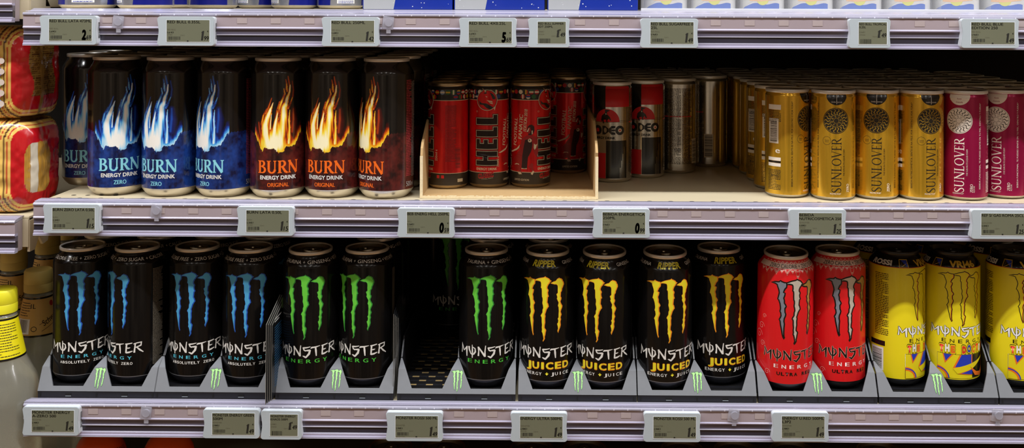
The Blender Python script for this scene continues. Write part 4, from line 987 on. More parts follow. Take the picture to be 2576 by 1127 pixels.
K['magenta'] = make_kind('mag', SR, SH, 26.3, 8.5, 21, 4.4, [M_mag], None, sun_art(M_pale, M_pale, M_gink, M_pale, M_pale, False))

# ------------------------------------------------------------------ middle shelf: flame cans
ORD = ['', 'first', 'second', 'third', 'fourth', 'fifth', 'sixth', 'seventh', 'eighth']
def rowback(k, name, label, cat, group, loc, n, pitch, deg=0.0, start=1, jit=2.0, prints=False, seed=0):
    r = random.Random(seed)
    for i in range(start, start + n):
        can(k, name, label.replace('@', ORD[i]), cat, (loc[0] + r.uniform(-jit, jit), loc[1] + i * pitch + r.uniform(0, 1.2), loc[2]), deg + r.uniform(-40, 40), group, prints, tab=r.uniform(-25, 25))
BF, OF = K['blue_flame'], K['orange_flame']
FR = [
 (BF, 293, 491, 6.8, 'black can with blue flame, front row, beside the can set back by the pasta packs'),
 (BF, 428.5, 494.8, -29.7, 'black can with blue flame, between two other blue flame cans in the front row'),
 (BF, 564, 496, -43.7, 'black can with blue flame, front row, next to the orange flame cans'),
 (OF, 700.4, 497.9, 0, 'black can with orange flame, front row, next to the blue flame cans'),
 (OF, 837, 498, -17.5, 'black can with orange flame, between two other orange flame cans'),
 (OF, 970, 500.3, -48, 'black can with orange flame, front row, next to the cardboard tray'),
]
can(BF, 'drink_can', 'black can with blue flame, set back behind its row beside the pasta packs', 'can', by_base(226, 465.5, Z_MID, 24), -21)
_l = by_base(226, 465.5, Z_MID, 24)
rowback(BF, 'drink_can', 'blue flame can, @ behind the set-back one by the pasta packs', 'can', 'blue flame cans behind the front row', _l, 1, 66.8, -20, seed=1)
for i, (k, px, py, dg, lb) in enumerate(FR):
    loc = by_base(px, py, Z_MID, 24)
    can(k, 'drink_can', lb, 'can', loc, dg, tab=[10, -20, 15, -10, 25, 5][i])
    nm = 'blue' if k is BF else 'orange'
    rowback(k, 'drink_can', nm + ' flame can, @ in line behind ' + ['the one beside the set-back can', 'the middle blue flame can', 'the blue one next to orange flames', 'the orange one next to blue flames', 'the middle orange flame can', 'the one next to the cardboard tray'][i], 'can', nm + ' flame cans behind the front row', (loc[0] + (6 if i == 5 else 0), loc[1], loc[2]), 4, 67.0, dg, seed=20 + i, prints=(i == 5), jit=1.2)

# ------------------------------------------------------------------ cardboard tray and red slim cans
M_card = mat('cardboard', (186, 154, 106), .8, var=.08, scale=120, bump=.15)
M_cedge = mat('cardboard_cut', (226, 208, 170), .9, var=.15, scale=400)
tx0, tz = at_y(1057, 500, 1241)[0], Z_MID
tx1 = at_y(1504, 498, 1241)[0]; TY0, TY1 = 1240.0, 1560.0
t = thing('cardboard_tray', 'open brown cardboard tray holding the red slim cans', 'tray', (0, 0, 0))
box_obj('tray_floor', M_card, t, (tx0 + 3, tx1 - 3, TY0 + 1, TY1, tz + .2, tz + 3))
def side_wall(x0, x1, pts, nm):
    bm = bmesh.new(); prism(bm, pts, x0, x1, 'x')
    for v in bm.verts: v.co.x += (-1 if x0 > tx0 + 50 else 0) * 3.0 * (v.co.y - TY0 * .001) / 140
    return mesh_obj(nm, bm_mesh(nm, bm, M_card), t)
side_wall(tx0, tx0 + 3, [(TY0, tz + .2), (TY0 + .6, tz + 52), (TY0 + 3, tz + 60), (TY0 + 10, tz + 66), (TY0 + 60, tz + 88), (TY1, tz + 92), (TY1, tz + .2)], 'tray_wall')
side_wall(tx1 - 3, tx1, [(TY0, tz + .2), (TY0 + .6, tz + 50), (TY0 - 1, tz + 56), (TY0 + 3, tz + 60), (TY0 + 12, tz + 66), (TY0 + 58, tz + 88), (TY1, tz + 92), (TY1, tz + .2)], 'tray_wall')
box_obj('tray_wall', M_card, t, (tx0 + 3, tx1 - 10.5, TY1 - 3, TY1, tz + 3, tz + 92))
bm = bmesh.new(); n = 90; r_ = random.Random(3)
for i in range(n):
    xa = tx0 + 2 + (tx1 - tx0 - 4) * i / n; xb = tx0 + 2 + (tx1 - tx0 - 4) * (i + 1) / n
    box(bm, xa, xb, TY0 - .2 - r_.uniform(0, .9), TY0 + 1.2, tz + .3, tz + 2.6 + r_.uniform(0, 1.0))
mesh_obj('torn_front_edge', bm_mesh('torn_front_edge', bm, M_cedge), t)
for xa, xb in ((tx0 - .3, tx0 + 3.2), (tx1 - 3.2, tx1 + .3)): box_obj('cut_edge', M_cedge, t, (xa, xb, TY0 - .6, TY0 + .4, tz + .5, tz + 51))
ZC = Z_MID + 3.2
HL = [(1126.6, 474.6, 129, 'red slim can with its barcode side turned outward, in the cardboard tray', 10),
      (1229, 472, -6, 'red slim can with HELL running up its middle, in the cardboard tray', 12),
      (1333.8, 471.4, -103, 'red slim can showing the football player, front of the cardboard tray', -8),
      (1426, 436, -68, 'red slim can with the football player, set back in the tray corner', 8)]
for i, (px, py, dg, lb, tb) in enumerate(HL):
    loc = by_base(px, py, ZC, 20.5)
    can(K['hell'], 'slim_can', lb, 'can', loc, dg, tab=tb + 90)
    rowback(K['hell'], 'slim_can', 'red slim can, @ in line behind ' + ['the barcode-side can', 'the can with HELL in its middle', 'the front football player can', 'the set-back corner can'][i], 'can', 'red slim cans behind in the tray', (loc[0], loc[1] + (0 if i != 1 else 52), loc[2]), 4 if i == 0 else 3, 51.8, dg, seed=40 + i, jit=1.0)

# ------------------------------------------------------------------ silver slim cans
RO = [(1539, 459, 0, 'silver and red slim can with rider emblem, beside the cardboard tray'), (1620.6, 448, 7.5, 'silver and red slim can with rider emblem, second from the cardboard tray'),
      (1699, 436, -140, 'silver slim can with only small print showing, beside the rider emblem can'), (1782, 419.5, -205, 'silver slim can with small print and barcode, farthest from the cardboard tray')]
for i, (px, py, dg, lb) in enumerate(RO):
    loc = by_base(px, py, Z_MID, 21)
    can(K['rodeo'], 'slim_can', lb, 'can', loc, dg, tab=80)
    rowback(K['rodeo'], 'slim_can', 'silver slim can, @ in line behind ' + ['the rider can beside the cardboard tray', 'the second rider can', 'the small-print can', 'the barcode small-print can'][i], 'can', 'silver slim cans behind', (loc[0] + (1.5 if i == 0 else 0), loc[1], loc[2]), 4, 53.5, dg, seed=60 + i, jit=.4)

# ------------------------------------------------------------------ gold and magenta slim cans
GO = [('gold', 1979, 497.5, 62, 'gold slim can turned to show its barcode, at the end of the gold row'), ('gold', 2095, 504, 8, 'gold slim can with black sun medallion, next to the barcode-side gold can'),
      ('gold', 2204.5, 502, 0, 'gold slim can with black sun medallion, between two gold cans'), ('gold', 2314.7, 504, 25.6, 'gold slim can with black sun medallion, next to the magenta cans'),
      ('magenta', 2426, 504, -14.4, 'magenta slim can with pale sun medallion, next to the gold cans'), ('magenta', 2526, 499.5, -20.8, 'magenta slim can with pale sun medallion, partly behind another magenta can')]
for i, (kk, px, py, dg, lb) in enumerate(GO):
    loc = by_base(px, py, Z_MID, 21)
    can(K[kk], 'slim_can', lb, 'can', loc, dg, tab=90 + 6 * (-1) ** i)
    sh = 2 if i == 0 else (8 if i < 4 else 12)
    rowback(K[kk], 'slim_can', kk + ' slim can, @ in line behind ' + ['the barcode-side gold can', 'the gold can beside the barcode-side one', 'the middle gold can', 'the gold can next to magenta', 'the magenta can next to gold', 'the second magenta can'][i], 'can', kk + ' slim cans behind the front row', (loc[0] + (-3 if i == 0 else 0), loc[1] + sh - 2, loc[2]), 7, 53.8, dg, seed=80 + i, prints=(i == 0), jit=.15)
_l = by_base(2646, 502, Z_MID, 21)
can(K['magenta'], 'slim_can', 'magenta slim can at the outer end of the magenta row', 'can', _l, -10)
rowback(K['magenta'], 'slim_can', 'magenta slim can, @ in line behind the outermost magenta can', 'can', 'magenta slim cans behind the front row', _l, 6, 53.8, 0, seed=99, jit=.15)

# ------------------------------------------------------------------ grey dispensers
M_dgrey = mat('dispenser_grey', (116, 119, 124), .5, var=.05, scale=150, bump=.05)
M_dblk = mat('dispenser_black', (30, 31, 36), .35, var=.1); M_dslot = mat('dispenser_slot', (8, 8, 9), .8)
M_em = P3('emblem_green', (176, 232, 150)); M_eme = P3('emblem_green_edge', (84, 150, 80))
def panel_y(z): return 0.0 if z <= 8.9 else ((z - 8.9) * 12 / 24.9 if z <= 33.8 else 12 + (z - 33.8) * 15 / 8.3)
def panel_mesh():
    bm = bmesh.new()
    def q(pts):
        bm.faces.new([bm.verts.new(Vector((x, panel_y(z), z)) * .001) for x, z in pts])
    xs_ = (-70.3, -53.2, -16.8, 16.8, 53.2, 70.3)
    for x_, y_ in zip(xs_, xs_[1:]): q([(x_, 8.9), (y_, 8.9), (y_, 14.3), (x_, 14.3)])
    q([(-70.3, 14.3), (-53.2, 14.3), (-53.0, 15.6), (-61.5, 33.8), (-70.3, 33.8)][:2] + [(-61.5, 33.8), (-70.3, 33.8)])
    q([(-70.3, 33.8), (-61.5, 33.8), (-68.0, 42.1), (-69.6, 42.1)])
    q([(53.2, 14.3), (70.3, 14.3), (70.3, 33.8), (61.5, 33.8)]); q([(61.5, 33.8), (70.3, 33.8), (69.6, 42.1), (68.0, 42.1)])
    q([(-16.8, 14.3), (16.8, 14.3), (7.2, 33.8), (-7.2, 33.8)]); q([(-7.2, 33.8), (7.2, 33.8), (.7, 42.1), (-.7, 42.1)])
    bmesh.ops.remove_doubles(bm, verts=bm.verts, dist=1e-6)
    bmesh.ops.recalc_face_normals(bm, faces=bm.faces)
    for f in bm.faces:
        if f.normal.y > 0: f.normal_flip()
    bmesh.ops.solidify(bm, geom=bm.faces[:], thickness=.0022)
    return bm_mesh('front_panel', bm, M_dgrey)
def bmx(name, m, b, bev=0):
    bm = bmesh.new(); box(bm, *b, bev); return bm_mesh(name, bm, m)
DP = [('front_panel', panel_mesh()), ('base_strip', bmx('base_strip', M_dblk, (-70.3, 70.3, .4, 8, 0.2, 8.9), .5)), ('tray_floor', bmx('tray_floor', M_dblk, (-69.5, 69.5, 8.2, 420, 6, 11.0)))]
def div_mesh(x):
    bm = bmesh.new(); prism(bm, [(30, 11.2), (30, 42), (50, 62), (420, 66), (420, 11.2)], x - .9, x + .9, 'x'); return bm_mesh('divider', bm, M_dblk)
DP += [('divider', div_mesh(x)) for x in (-69.2, 0, 69.2)]
S_W = bmx('slot', M_dslot, (-3.4, 3.4, 0, .5, -1.4, 1.4)); S_N = bmx('slot', M_dslot, (-.9, .9, 0, .5, -2.1, 2.1)); S_L = bmx('slot_lip', MATS['tag_housing'], (-3.4, 3.4, 0, .5, -.25, .25))
FSL = bmx('floor_bar', mat('floor_bar_black', (22, 22, 24), .35), (-31, 31, 0, 7.5, 11.0, 12.0), .3)
TANF = bmx('floor_window', mat('floor_window_tan', (150, 128, 84), .6), (-4.2, 4.2, 0, 5, 11.02, 11.2))
_ea = Art(); sc_ = 21.5 / (CHI[1] - CLO[1])
for c in CLAW:
    cc = [((x - (CLO[0] + CHI[0]) / 2) * .235, (z - (CLO[1] + CHI[1]) / 2) * sc_) for x, z in c]
    _ea.add('claw_emblem', M_eme, poly(offset(cc, .35)), 1); _ea.add('claw_emblem', M_em, poly(offset(cc, .05)), 2)
EMB = _ea.flat(xf=lambda p: Vector((p.x + .3, panel_y(p.z + 22.5) - .3 + p.y, p.z + 22.5)))[0][1]
DISP = [(242, 'grey two-lane dispenser of blue claw cans at the shelf end'), (538, 'grey two-lane dispenser of blue claw cans beside the thin cards'), (840.5, 'grey two-lane dispenser of green claw cans beside the thin cards'),
        (1147.5, 'grey two-lane dispenser with one lane empty'), (1452.5, 'grey two-lane dispenser of yellow claw cans next to the half-empty one'), (1754, 'grey two-lane dispenser of yellow claw cans next to the red cans'),
        (2058, 'grey two-lane dispenser of red claw cans'), (2362, 'grey two-lane dispenser of yellow-bodied cans'), (2666, 'grey dispenser of yellow-bodied cans at the outer end')]
for i, (px, lb) in enumerate(DISP):
    x = at_y(px, 1004, 1226)[0] - (1.2 if i == 1 else 0)
    t = thing('can_dispenser', lb, 'dispenser', (x, 1226, Z_BOT), 0, 'grey can dispensers')
    D_ = {}
    for n, me in DP: D_[n] = mesh_obj(n, me, t)
    for sx in (-67, 0, 67): mesh_obj('slot', S_N, D_['base_strip'], (sx, -.05, 4.8))
    for sx in (-33.5, 33.5):
        mesh_obj('slot', S_W, D_['base_strip'], (sx, -.05, 4.8)); mesh_obj('slot_lip', S_L, D_['base_strip'], (sx, -.15, 3.2))
    mesh_obj('claw_emblem', EMB, D_['front_panel'])
    for lane, sx in enumerate((-34.6, 34.6)):
        for b in range(14 if (i == 3 and lane == 0) else 2):
            mesh_obj('floor_bar', FSL, D_['tray_floor'], (sx, 12 + b * 13.5, 0))
            if i == 3 and lane == 0:
                for w_ in (-20, 0, 20): mesh_obj('floor_window', TANF, D_['tray_floor'], (sx + w_ + (10 if b % 2 else 0), 20.2 + b * 13.5, 0))
# cans in the dispensers: (kind, rim centre x, y, rotation, label, tab, rear cans)
MO = [('blue', 208.4, 613.6, 9.6, 'black can with blue claw marks, at the shelf end beside the bottles', -35, 2), ('blue', 346.4, 615.9, -44.3, 'black can with blue claws turned aside to show its small print', -30, 2),
      ('blue', 499, 615, 0, 'black can with blue claws, inner lane of the dispenser beside the thin cards', -60, 2), ('blue', 629.8, 617.5, 5.1, 'black can with blue claws, partly covered by the thin cards', -50, 2),
      ('green', 783.5, 623.8, .9, 'black can with green claws, next to the thin dark cards', -70, 0), ('green', 923.8, 620.2, -13.7, 'black can with green claws turned slightly, next to the half-empty dispenser', 50, 2),
      ('green', 1224, 622.6, 20.5, 'black can with green claws, alone in the half-empty dispenser', 0, 2), ('yellow', 1378, 626.8, 6.9, 'black can with yellow claws, next to the half-empty dispenser', 20, 2),
      ('yellow', 1519.9, 632.8, 0, 'black can with yellow claws, pushed farthest forward in its dispenser', 0, 0), ('yellow', 1671, 632.4, 25.3, 'black can with yellow claws, leaning on no other, second dispenser of its kind', 30, 0),
      ('yellow', 1808, 619, 32.2, 'black can with yellow claws, tipped back, next to the red cans', -70, 0), ('red', 1974.6, 632.3, 35.5, 'red can with silver claw marks, next to the yellow claw cans', 0, 0),
      ('red', 2105, 625.5, 41.5, 'red can with silver claw marks, next to the yellow-bodied cans', 0, 0), ('rossi', 2256.7, 622, 83.4, 'yellow can with black collar, turned to show its small print side', 0, 2),
      ('rossi', 2392.5, 623, 38.6, 'yellow can with black collar and picture panel facing the aisle', 0, 2), ('rossi', 2553, 625, 53.6, 'yellow can with black collar, in the outermost dispenser', 0, 2)]
MO[9] = MO[9][:4] + ('black can with yellow claws, beside the tipped-back can',) + MO[9][5:]
WHERE = ['at the shelf end', 'behind the turned blue claw can', 'inner lane by the thin cards', 'behind the card-covered can', '', 'next to the half-empty dispenser', 'behind the lone green claw can', 'next to the half-empty dispenser', '', '', '', '', '', 'behind the small-print one', 'behind the one with picture panel', 'in the outermost dispenser']
REAR = {'blue': 'black can with blue claws, @ in the queue #', 'green': 'black can with green claws, @ in the queue #', 'yellow': 'black can with yellow claws, @ in the queue #', 'rossi': 'yellow can with black collar, @ in the queue #'}
for i, (kk, px, py, dg, lb, tb, nr) in enumerate(MO):
    loc = by_top(px, py, C_TOP, Z_TRAY + .1)
    tl = 0.0
    if loc[1] < 1261.5:
        tl = 3.0 if loc[1] < 1254 else 1.0
        loc = (loc[0] * 1261.5 / loc[1], 1261.5, loc[2] + (1.2 if tl > 2 else .4))
    can(K[kk], 'drink_can', lb, 'can', loc, dg, tab=tb, tilt=tl)
    if nr:
        r = random.Random(200 + i)
        for q in range(1, nr + 1):
            can(K[kk], 'drink_can', REAR[kk].replace('@', ORD[q + 1]).replace('#', WHERE[i]), 'can', (loc[0] + (r.uniform(0, 1.2) if q else 0), loc[1] + 67.2 * q, Z_TRAY + .1), dg + r.uniform(-15, 25), 'queued cans in dispensers', prints=(q == 1), tab=r.uniform(-60, 60))
_x = at_y(1074, 1004, 1226)[0]
can(K['green'], 'drink_can', 'black can with green claws, deep at the back of the empty lane', 'can', (_x + 4, 1475, Z_TRAY + .1), 30)

# thin cards between dispensers
M_cardk = mat('card_black', (20, 22, 26), .35, coat=.3); M_cardw = mat('card_edge', (112, 110, 104), .5)
_ca = Art(); _ca.add('card_print', P3('card_blue', (40, 96, 140)), lines(10, 44, 8, 78, 3.0, 1.2, seed=71), 1); _ca.add('card_print', M_em, rect(40, 56, 92, 104), 1); _ca.add('card_print', M_white, lines(10, 40, 82, 88, 3, 1.4, seed=72), 1)
CPR = _ca.flat(xf=lambda p: Vector((-p.y, p.x, p.z)))[0][1]
for i in range(4):
    x = at_y(672, 960, 1196)[0] - 1.8 + i * 1.15
    t = thing('thin_card', 'thin black printed card wedged between two dispensers', 'card', (x, 1196 + i * 4, Z_BOT + 6.2), 0, 'thin printed cards between dispensers')
    bm = bmesh.new(); prism(bm, [(0, 0), (2, 92 - i * 1.5), (62, 110 - i * 1.5), (62, 6)], -.3, .3, 'x'); mesh_obj('card_sheet', bm_mesh('card_sheet', bm, M_cardk), t)
    bm = bmesh.new(); prism(bm, [(-.3, 0), (1.7, 92.3 - i * 1.5), (62, 110.4 - i * 1.5), (62, 109.6 - i * 1.5), (2.3, 91.5 - i * 1.5), (.3, 0)], -.32, .32, 'x'); mesh_obj('card_edge', bm_mesh('card_edge', bm, M_cardw), t)
    if i == 3: mesh_obj('card_print', CPR, t, (.4, 2, 4))
M_acr = mat('clear_acrylic', (60, 62, 66), .2, alpha=.25, coat=.5)
for i in range(4):
    x = at_y(992.5, 960, 1230)[0] - 1.6 + i * 1.0
    t = thing('acrylic_sheet', 'thin clear acrylic sheet standing between two dispensers', 'sheet', (x, 1229 + i * 5, Z_BOT + 1.0), math.radians([2.4, .9, -.6, -2.2][i]) * .25, 'clear acrylic sheets between dispensers')
    bm = bmesh.new(); prism(bm, [(0, 0), (4, 100 - i * 3), (60, 112 - i * 3), (60, 0)], -.2, .2, 'x'); mesh_obj('sheet', bm_mesh('sheet', bm, M_acr), t)
    bm = bmesh.new(); prism(bm, [(-.3, 0), (3.7, 100 - i * 3), (4.4, 100 - i * 3), (.4, 0)], -.25, .25, 'x'); mesh_obj('sheet_edge_glint', bm_mesh('sheet_edge_glint', bm, M_cardw), t)  # lighter strip along the edge, the light it catches put into colour

# ------------------------------------------------------------------ top shelf
M_bsil = mat('big_silver', (176, 180, 192), .22, metal=.75, var=.03); M_blue = mat('big_blue', (20, 30, 140), .3, metal=.35, coat=.3)
a = Art()
a.add('blue_panel#1', M_blue, poly([(-20, 5.6), (34, 5.6), (34, 60), (-14, 60)]), 1); a.add('blue_panel#2', M_blue, poly([(-96, 5.6), (-72, 5.6), (-70, 60), (-94, 60)]), 1)
for q in range(2): a.add('fine_print', P3('fine_pink', (170, 96, 100)) if q else MATS['fine_white'], lines(40 + q * 14, 52 + q * 14, 14, 60, 2.2, 1.1, seed=90 + q), 1)
a.add('text_panel', M_white, rect(-62, -36, 8, 60), 1); a.add('text_panel', P3('fine_blue', (60, 70, 150)), lines(-60, -38, 9, 58, 2.2, 1.0, seed=93), 2)
K['big'] = make_kind('big', 33.0, 157.0, 26.2, 18, 26, 5.0, [M_bsil], None, a, base_m=mat('base_pale', (226, 220, 206), .3, metal=.5))
def top_at(px, d): return (at_y(px, 25, d)[0], d, Z_TOP)
for px, d, dg, lb in ((221, 1262, 75, 'tall silver can at the end of the shelf, small print facing out'), (367, 1262, 8, 'tall silver can with wide blue panel, between two tall silver cans'), (535, 1400, -25, 'tall silver and blue can beside the dark gap')):
    can(K['big'], 'drink_can', lb, 'can', top_at(px, d), dg)
for px, d, dg in ((455, 1512, 10), (655, 1560, 30), (742, 1500, 20), (855, 1500, 100)):
    can(K['big'], 'drink_can', 'tall silver and blue can standing deep in the shade', 'can', top_at(px, d), dg, 'tall silver cans deep on the shelf')
# four-can cartons
M_cbl = mat('carton_blue', (22, 52, 160), .28, coat=.3, var=.35, scale=14); M_csil = mat('carton_silver', (186, 190, 194), .35, metal=.25, var=.1, scale=18); M_drop = P3('droplet', (220, 226, 232), rough=.15)
CTX = [(912, 1138, 'silver and blue four-can carton beside the dark gap'), (1142, 1370, 'silver and blue four-can carton between two others'), (1377, 1605, 'silver and blue four-can carton beside the clear tray')]
for i, (p0, p1, lb) in enumerate(CTX):
    x0, x1 = at_y(p0, 24, 1226)[0], at_y(p1, 24, 1226)[0]; w = x1 - x0
    t = thing('drink_carton', lb, 'carton', ((x0 + x1) / 2, 1226, Z_TOP + .3))
    box_obj('carton_body', M_cbl, t, (-w / 2, w / 2, 0, 107, 0, 135), 1.6, 3)
    a = Art(); a.add('silver_panel', M_csil, poly([(-w / 2 + 1.2, 1.2), (-w / 2 + .345 * w, 1.2), (-w / 2 + .52 * w, 100), (-w / 2 + .52 * w, 133), (-w / 2 + 1.2, 133)]), 1)
    r = random.Random(i)
    for q in range(90): a.add('droplets', M_drop, disc(r.uniform(-w / 2 + 3, w / 2 - 3), r.uniform(3, 130), r.uniform(.3, .75), 8), 2)
    for n, me in a.flat(): mesh_obj(n, me, t)
# clear tray with pale cans
M_clr = mat('tray_clear', (235, 238, 245), .08, alpha=.10, coat=1); M_cclr = mat('tray_clear_edge', (226, 228, 236), .15, alpha=.75, coat=1)
M_pal = mat('pale_can', (226, 226, 224), .3, metal=.3); M_cb2 = P3('wave_blue', (40, 92, 186), rough=.3); M_lime = P3('lime_disc', (206, 206, 96)); M_peach = P3('peach_print', (226, 176, 130)); M_wg = P3('diag_grey', (196, 196, 190))
a = Art()
a.add('wave_print', M_cb2, poly([(-26, 2.0), (26, 2.0), (26, 6.4)] + [(26 - i * 3.4, 8.0 + 1.0 * math.sin(i * .9)) for i in range(11)] + [(-16, 5.4)]), 1)
a.add('wave_print', M_wg, poly([(-26, 2.0), (-23, 2.0), (-6, 12), (-2, 20), (-26, 20)]), 2); a.add('lime_print', M_lime, disc(4, 13.5, 7.2, 24), 2); a.add('peach_print', M_peach, poly([(-12, 11.5), (2, 10.8), (10, 11.6), (24, 13), (24, 40), (-12, 40)]), 3)
K['pale'] = make_kind('pale', 26.5, 134.0, 26.0, 8.5, 23.5, 2.0, [M_pal], None, a)
px0, px1 = 1612, 2640
xa, xb = at_y(px0, 24, 1226)[0], at_y(px1, 24, 1226)[0]
t = thing('clear_tray', 'clear plastic divided tray in front of the pale cans', 'tray', (0, 0, 0))
box_obj('tray_floor', M_cclr, t, (xa, xb, 1225, 1420, Z_TOP + .2, Z_TOP + 1.6)); box_obj('front_sheet', M_clr, t, (xa, xb, 1225, 1226.2, Z_TOP + 1.7, Z_TOP + 62)); box_obj('front_lip', M_cclr, t, (xa, xb, 1223.4, 1224.9, Z_TOP + .4, Z_TOP + 4.0), .4)
pitch = at_y(1742, 24, 1226)[0] - at_y(1617.5, 24, 1226)[0]; xx = at_y(1617.5, 24, 1226)[0]
bm = bmesh.new(); prism(bm, [(1226.4, Z_TOP + 1.8), (1226.4, Z_TOP + 40), (1232, Z_TOP + 60), (1420, Z_TOP + 60), (1420, Z_TOP + 1.8)], -1.1, 1.1, 'x'); DV = bm_mesh('divider', bm, M_clr)
i = 0
while xx + i * pitch < xb:
    mesh_obj('divider', DV, t, (xx + i * pitch, 0, 0))
    if xx + (i + .5) * pitch < xb - 20: can(K['pale'], 'slim_can', 'pale slim can with blue wave print in the clear tray', 'can', (xx + (i + .5) * pitch, 1256.5, Z_TOP + 1.8), -6, 'pale slim cans in the clear tray')
    i += 1
# ------------------------------------------------------------------ neighbouring bay on the left
XN = -622.0
ZN1, ZN2, ZN3 = 16.0, -254.6, -622.0
x_r = at_y(31, 30, 1205)[0]; rail(-900, x_r, 1203, ZN1, 'short end of a clear price rail above the pasta packs', slots=False)
x_r2 = at_y(36, 600, 1203)[0]; rail(-900, x_r2, 1203, ZN2, 'short end of a clear price rail below the pasta packs', slots=False)
def nshelf(z, lb):
    t = thing('shelf', lb, 'shelf')
    box_obj('shelf_panel', M_beige, t, (-900, XN - 2, 1224, 1688, z - 3, z), .8); box_obj('shelf_edge', M_beige, t, (-900, XN - 2, 1222.2, 1225, z - 36, z - 3.2))
    bm = bmesh.new(); prism(bm, [(1224, z - 5), (1258, z - 5), (1272, z - 22), (1268, z - 38), (1256, z - 40), (1246, z - 28), (1236, z - 42), (1224, z - 42)], XN - 4, XN - 1, 'x'); mesh_obj('end_bracket', bm_mesh('end_bracket', bm, M_beige), t)
    return t
_t = nshelf(ZN1, 'end of a beige shelf above the pasta packs'); box_obj('side_plate', M_beige, _t, (XN - 4, XN - 1, 1259, 1440, ZN1 - 22, ZN1 - 3.2), 1.2); nshelf(ZN2, 'end of a beige shelf carrying the pasta packs'); nshelf(ZN3, 'low beige shelf carrying the big bottles')

def pasta_pack(name, label, z0, h, seed, window):
    """pillow pack: rounded plan, soft top and bottom; colours of the printed film per vertex"""
    x1, x0, y0, y1, rc = XN - 1.5, XN - 190.0, 1228.0, 1318.0, 26.0
    path = []
    def arc(cx, cy, a0, a1, n):
        for i in range(n + 1):
            t_ = math.radians(a0 + (a1 - a0) * i / n); path.append((cx + rc * math.cos(t_), cy + rc * math.sin(t_)))
    for i in range(70): path.append((x0 + rc + (x1 - x0 - 2 * rc) * i / 70, y0))
    arc(x1 - rc, y0 + rc, -90, 0, 34)
    for i in range(1, 40): path.append((x1, y0 + rc + (y1 - y0 - 2 * rc) * i / 40))
    arc(x1 - rc, y1 - rc, 0, 90, 10); arc(x0 + rc, y1 - rc, 90, 180, 8); arc(x0 + rc, y0 + rc, 180, 270, 8)
    P = np.array(path); n = len(P); d = np.concatenate([[0], np.cumsum(np.hypot(*np.diff(P, axis=0).T))])
    cxy = np.array([(x0 + x1) / 2, (y0 + y1) / 2]); nz = 110; v = np.linspace(-1, 1, nz)
    g = (1 - np.abs(v) ** 5) ** .28; g[0] = g[-1] = .35
    r = np.random.RandomState(seed)
    V = np.zeros((nz, n, 3)); U, ZV = np.meshgrid(d, v)
    wr = (value_noise(U * .06, ZV * 5, seed) - .5) * 3.0 + (value_noise(U * .2, ZV * 9, seed + 1) - .5) * 1.2
    cen = np.stack([np.clip(P[:, 0], x0 + 45, x1 - 45), np.full(n, (y0 + y1) / 2)], 1)
    for i in range(nz):
        V[i, :, :2] = cen + (P - cen) * (1 - (1 - g[i]) * .55) ; V[i, :, 2] = z0 + (v[i] + 1) / 2 * h
    dirn = (P - cen); dirn /= np.linalg.norm(dirn, axis=1)[:, None]
    V[:, :, 0] += dirn[None, :, 0] * np.minimum(0, wr - 1.2); V[:, :, 1] += dirn[None, :, 1] * np.minimum(0, wr - 1.2)
    zc = (ZV) * h / 2; uc = d[70] + 46.0
    qx = np.abs(U - uc) - (45 - 16); qz = np.abs(zc) - (h * .40 - 16)
    sd = np.hypot(np.maximum(qx, 0), np.maximum(qz, 0)) + np.minimum(np.maximum(qx, qz), 0) - 16
    red, tan_, brown, gold = lin((186, 20, 28)), lin((226, 186, 96)), lin((74, 40, 26)), lin((190, 142, 44))
    col = np.zeros((nz, n, 3)); col[:] = red
    o = sd > 0; col[o] = tan_
    for k_, (lo, hi, c) in enumerate(((3.5, 5.0, lin((180, 30, 30))), (8, 10.4, brown), (13, 14.2, lin((180, 30, 30))), (17, 19.6, brown), (22, 23.2, lin((180, 30, 30))))):
        col[(sd > lo) & (sd < hi)] = c
    lbl = (sd > 25) & (np.abs(zc) < h * .3); col[lbl] = gold
    if window == 'pasta':
        ex = ((U - uc + 7) / 23.0) ** 2; wz = ((zc + 2) / (h * .27)) ** 2; win = ex ** 2 + wz ** 2 < 1
        st = np.where(np.sin(U * 2.6) > .1, 1.0, .62)[..., None] * lin((196, 146, 60)); col[win] = st[win]
        wt = win & (np.abs(U - uc + 17) < 5.0); col[wt] = lin((206, 196, 176))
    else:
        win = (U > uc - 26) & (U < uc + 32) & (zc > -h * .26) & (np.abs(U - uc - 2 + 3 * np.sin(zc * .1)) < 24)
        bk = (np.sin(zc * 2.4) > .2) & (value_noise(U * .8, np.floor(zc / 2.6), 9) > .35)
        col[win] = lin((140, 108, 52)); col[win & bk] = lin((84, 52, 26)); col[(U > uc - 8) & (U < uc - 1) & (zc > -h * .45) & (zc < h * .5)] = lin((150, 118, 60))
    idx = np.arange(nz * n).reshape(nz, n); A = idx[:-1]; F = np.stack([A, np.roll(A, -1, 1), np.roll(idx[1:], -1, 1), idx[1:]], -1).reshape(-1, 4).tolist()
    F += [tuple(idx[0][::-1]), tuple(idx[-1])]
    me = bpy.data.meshes.new(name); me.from_pydata((V.reshape(-1, 3) * .001).tolist(), [], F)
    at = me.color_attributes.new('Col', 'FLOAT_COLOR', 'POINT'); at.data.foreach_set('color', np.concatenate([col.reshape(-1, 3), np.ones((nz * n, 1))], 1).ravel())
    me.polygons.foreach_set('use_smooth', [True] * len(me.polygons)); me.materials.append(mat('pack_film', (0, 0, 0), .24, coat=.5, attr='Col'))
    t = thing('pasta_pack', label, 'pasta pack'); mesh_obj('printed_film', me, t)
    yb = y0 - .4
    return t, yb
pasta_pack('printed_film', 'red and gold pasta pack with a clear window, lower of two stacked', ZN2 + .3, 113, 3, 'pasta')
t, yb = pasta_pack('printed_film', 'red and gold pasta pack with printed panel, stacked on another', ZN2 + 114, 112, 8, 'text')
a = Art()
xw, zw = at_y(2, 208, yb)
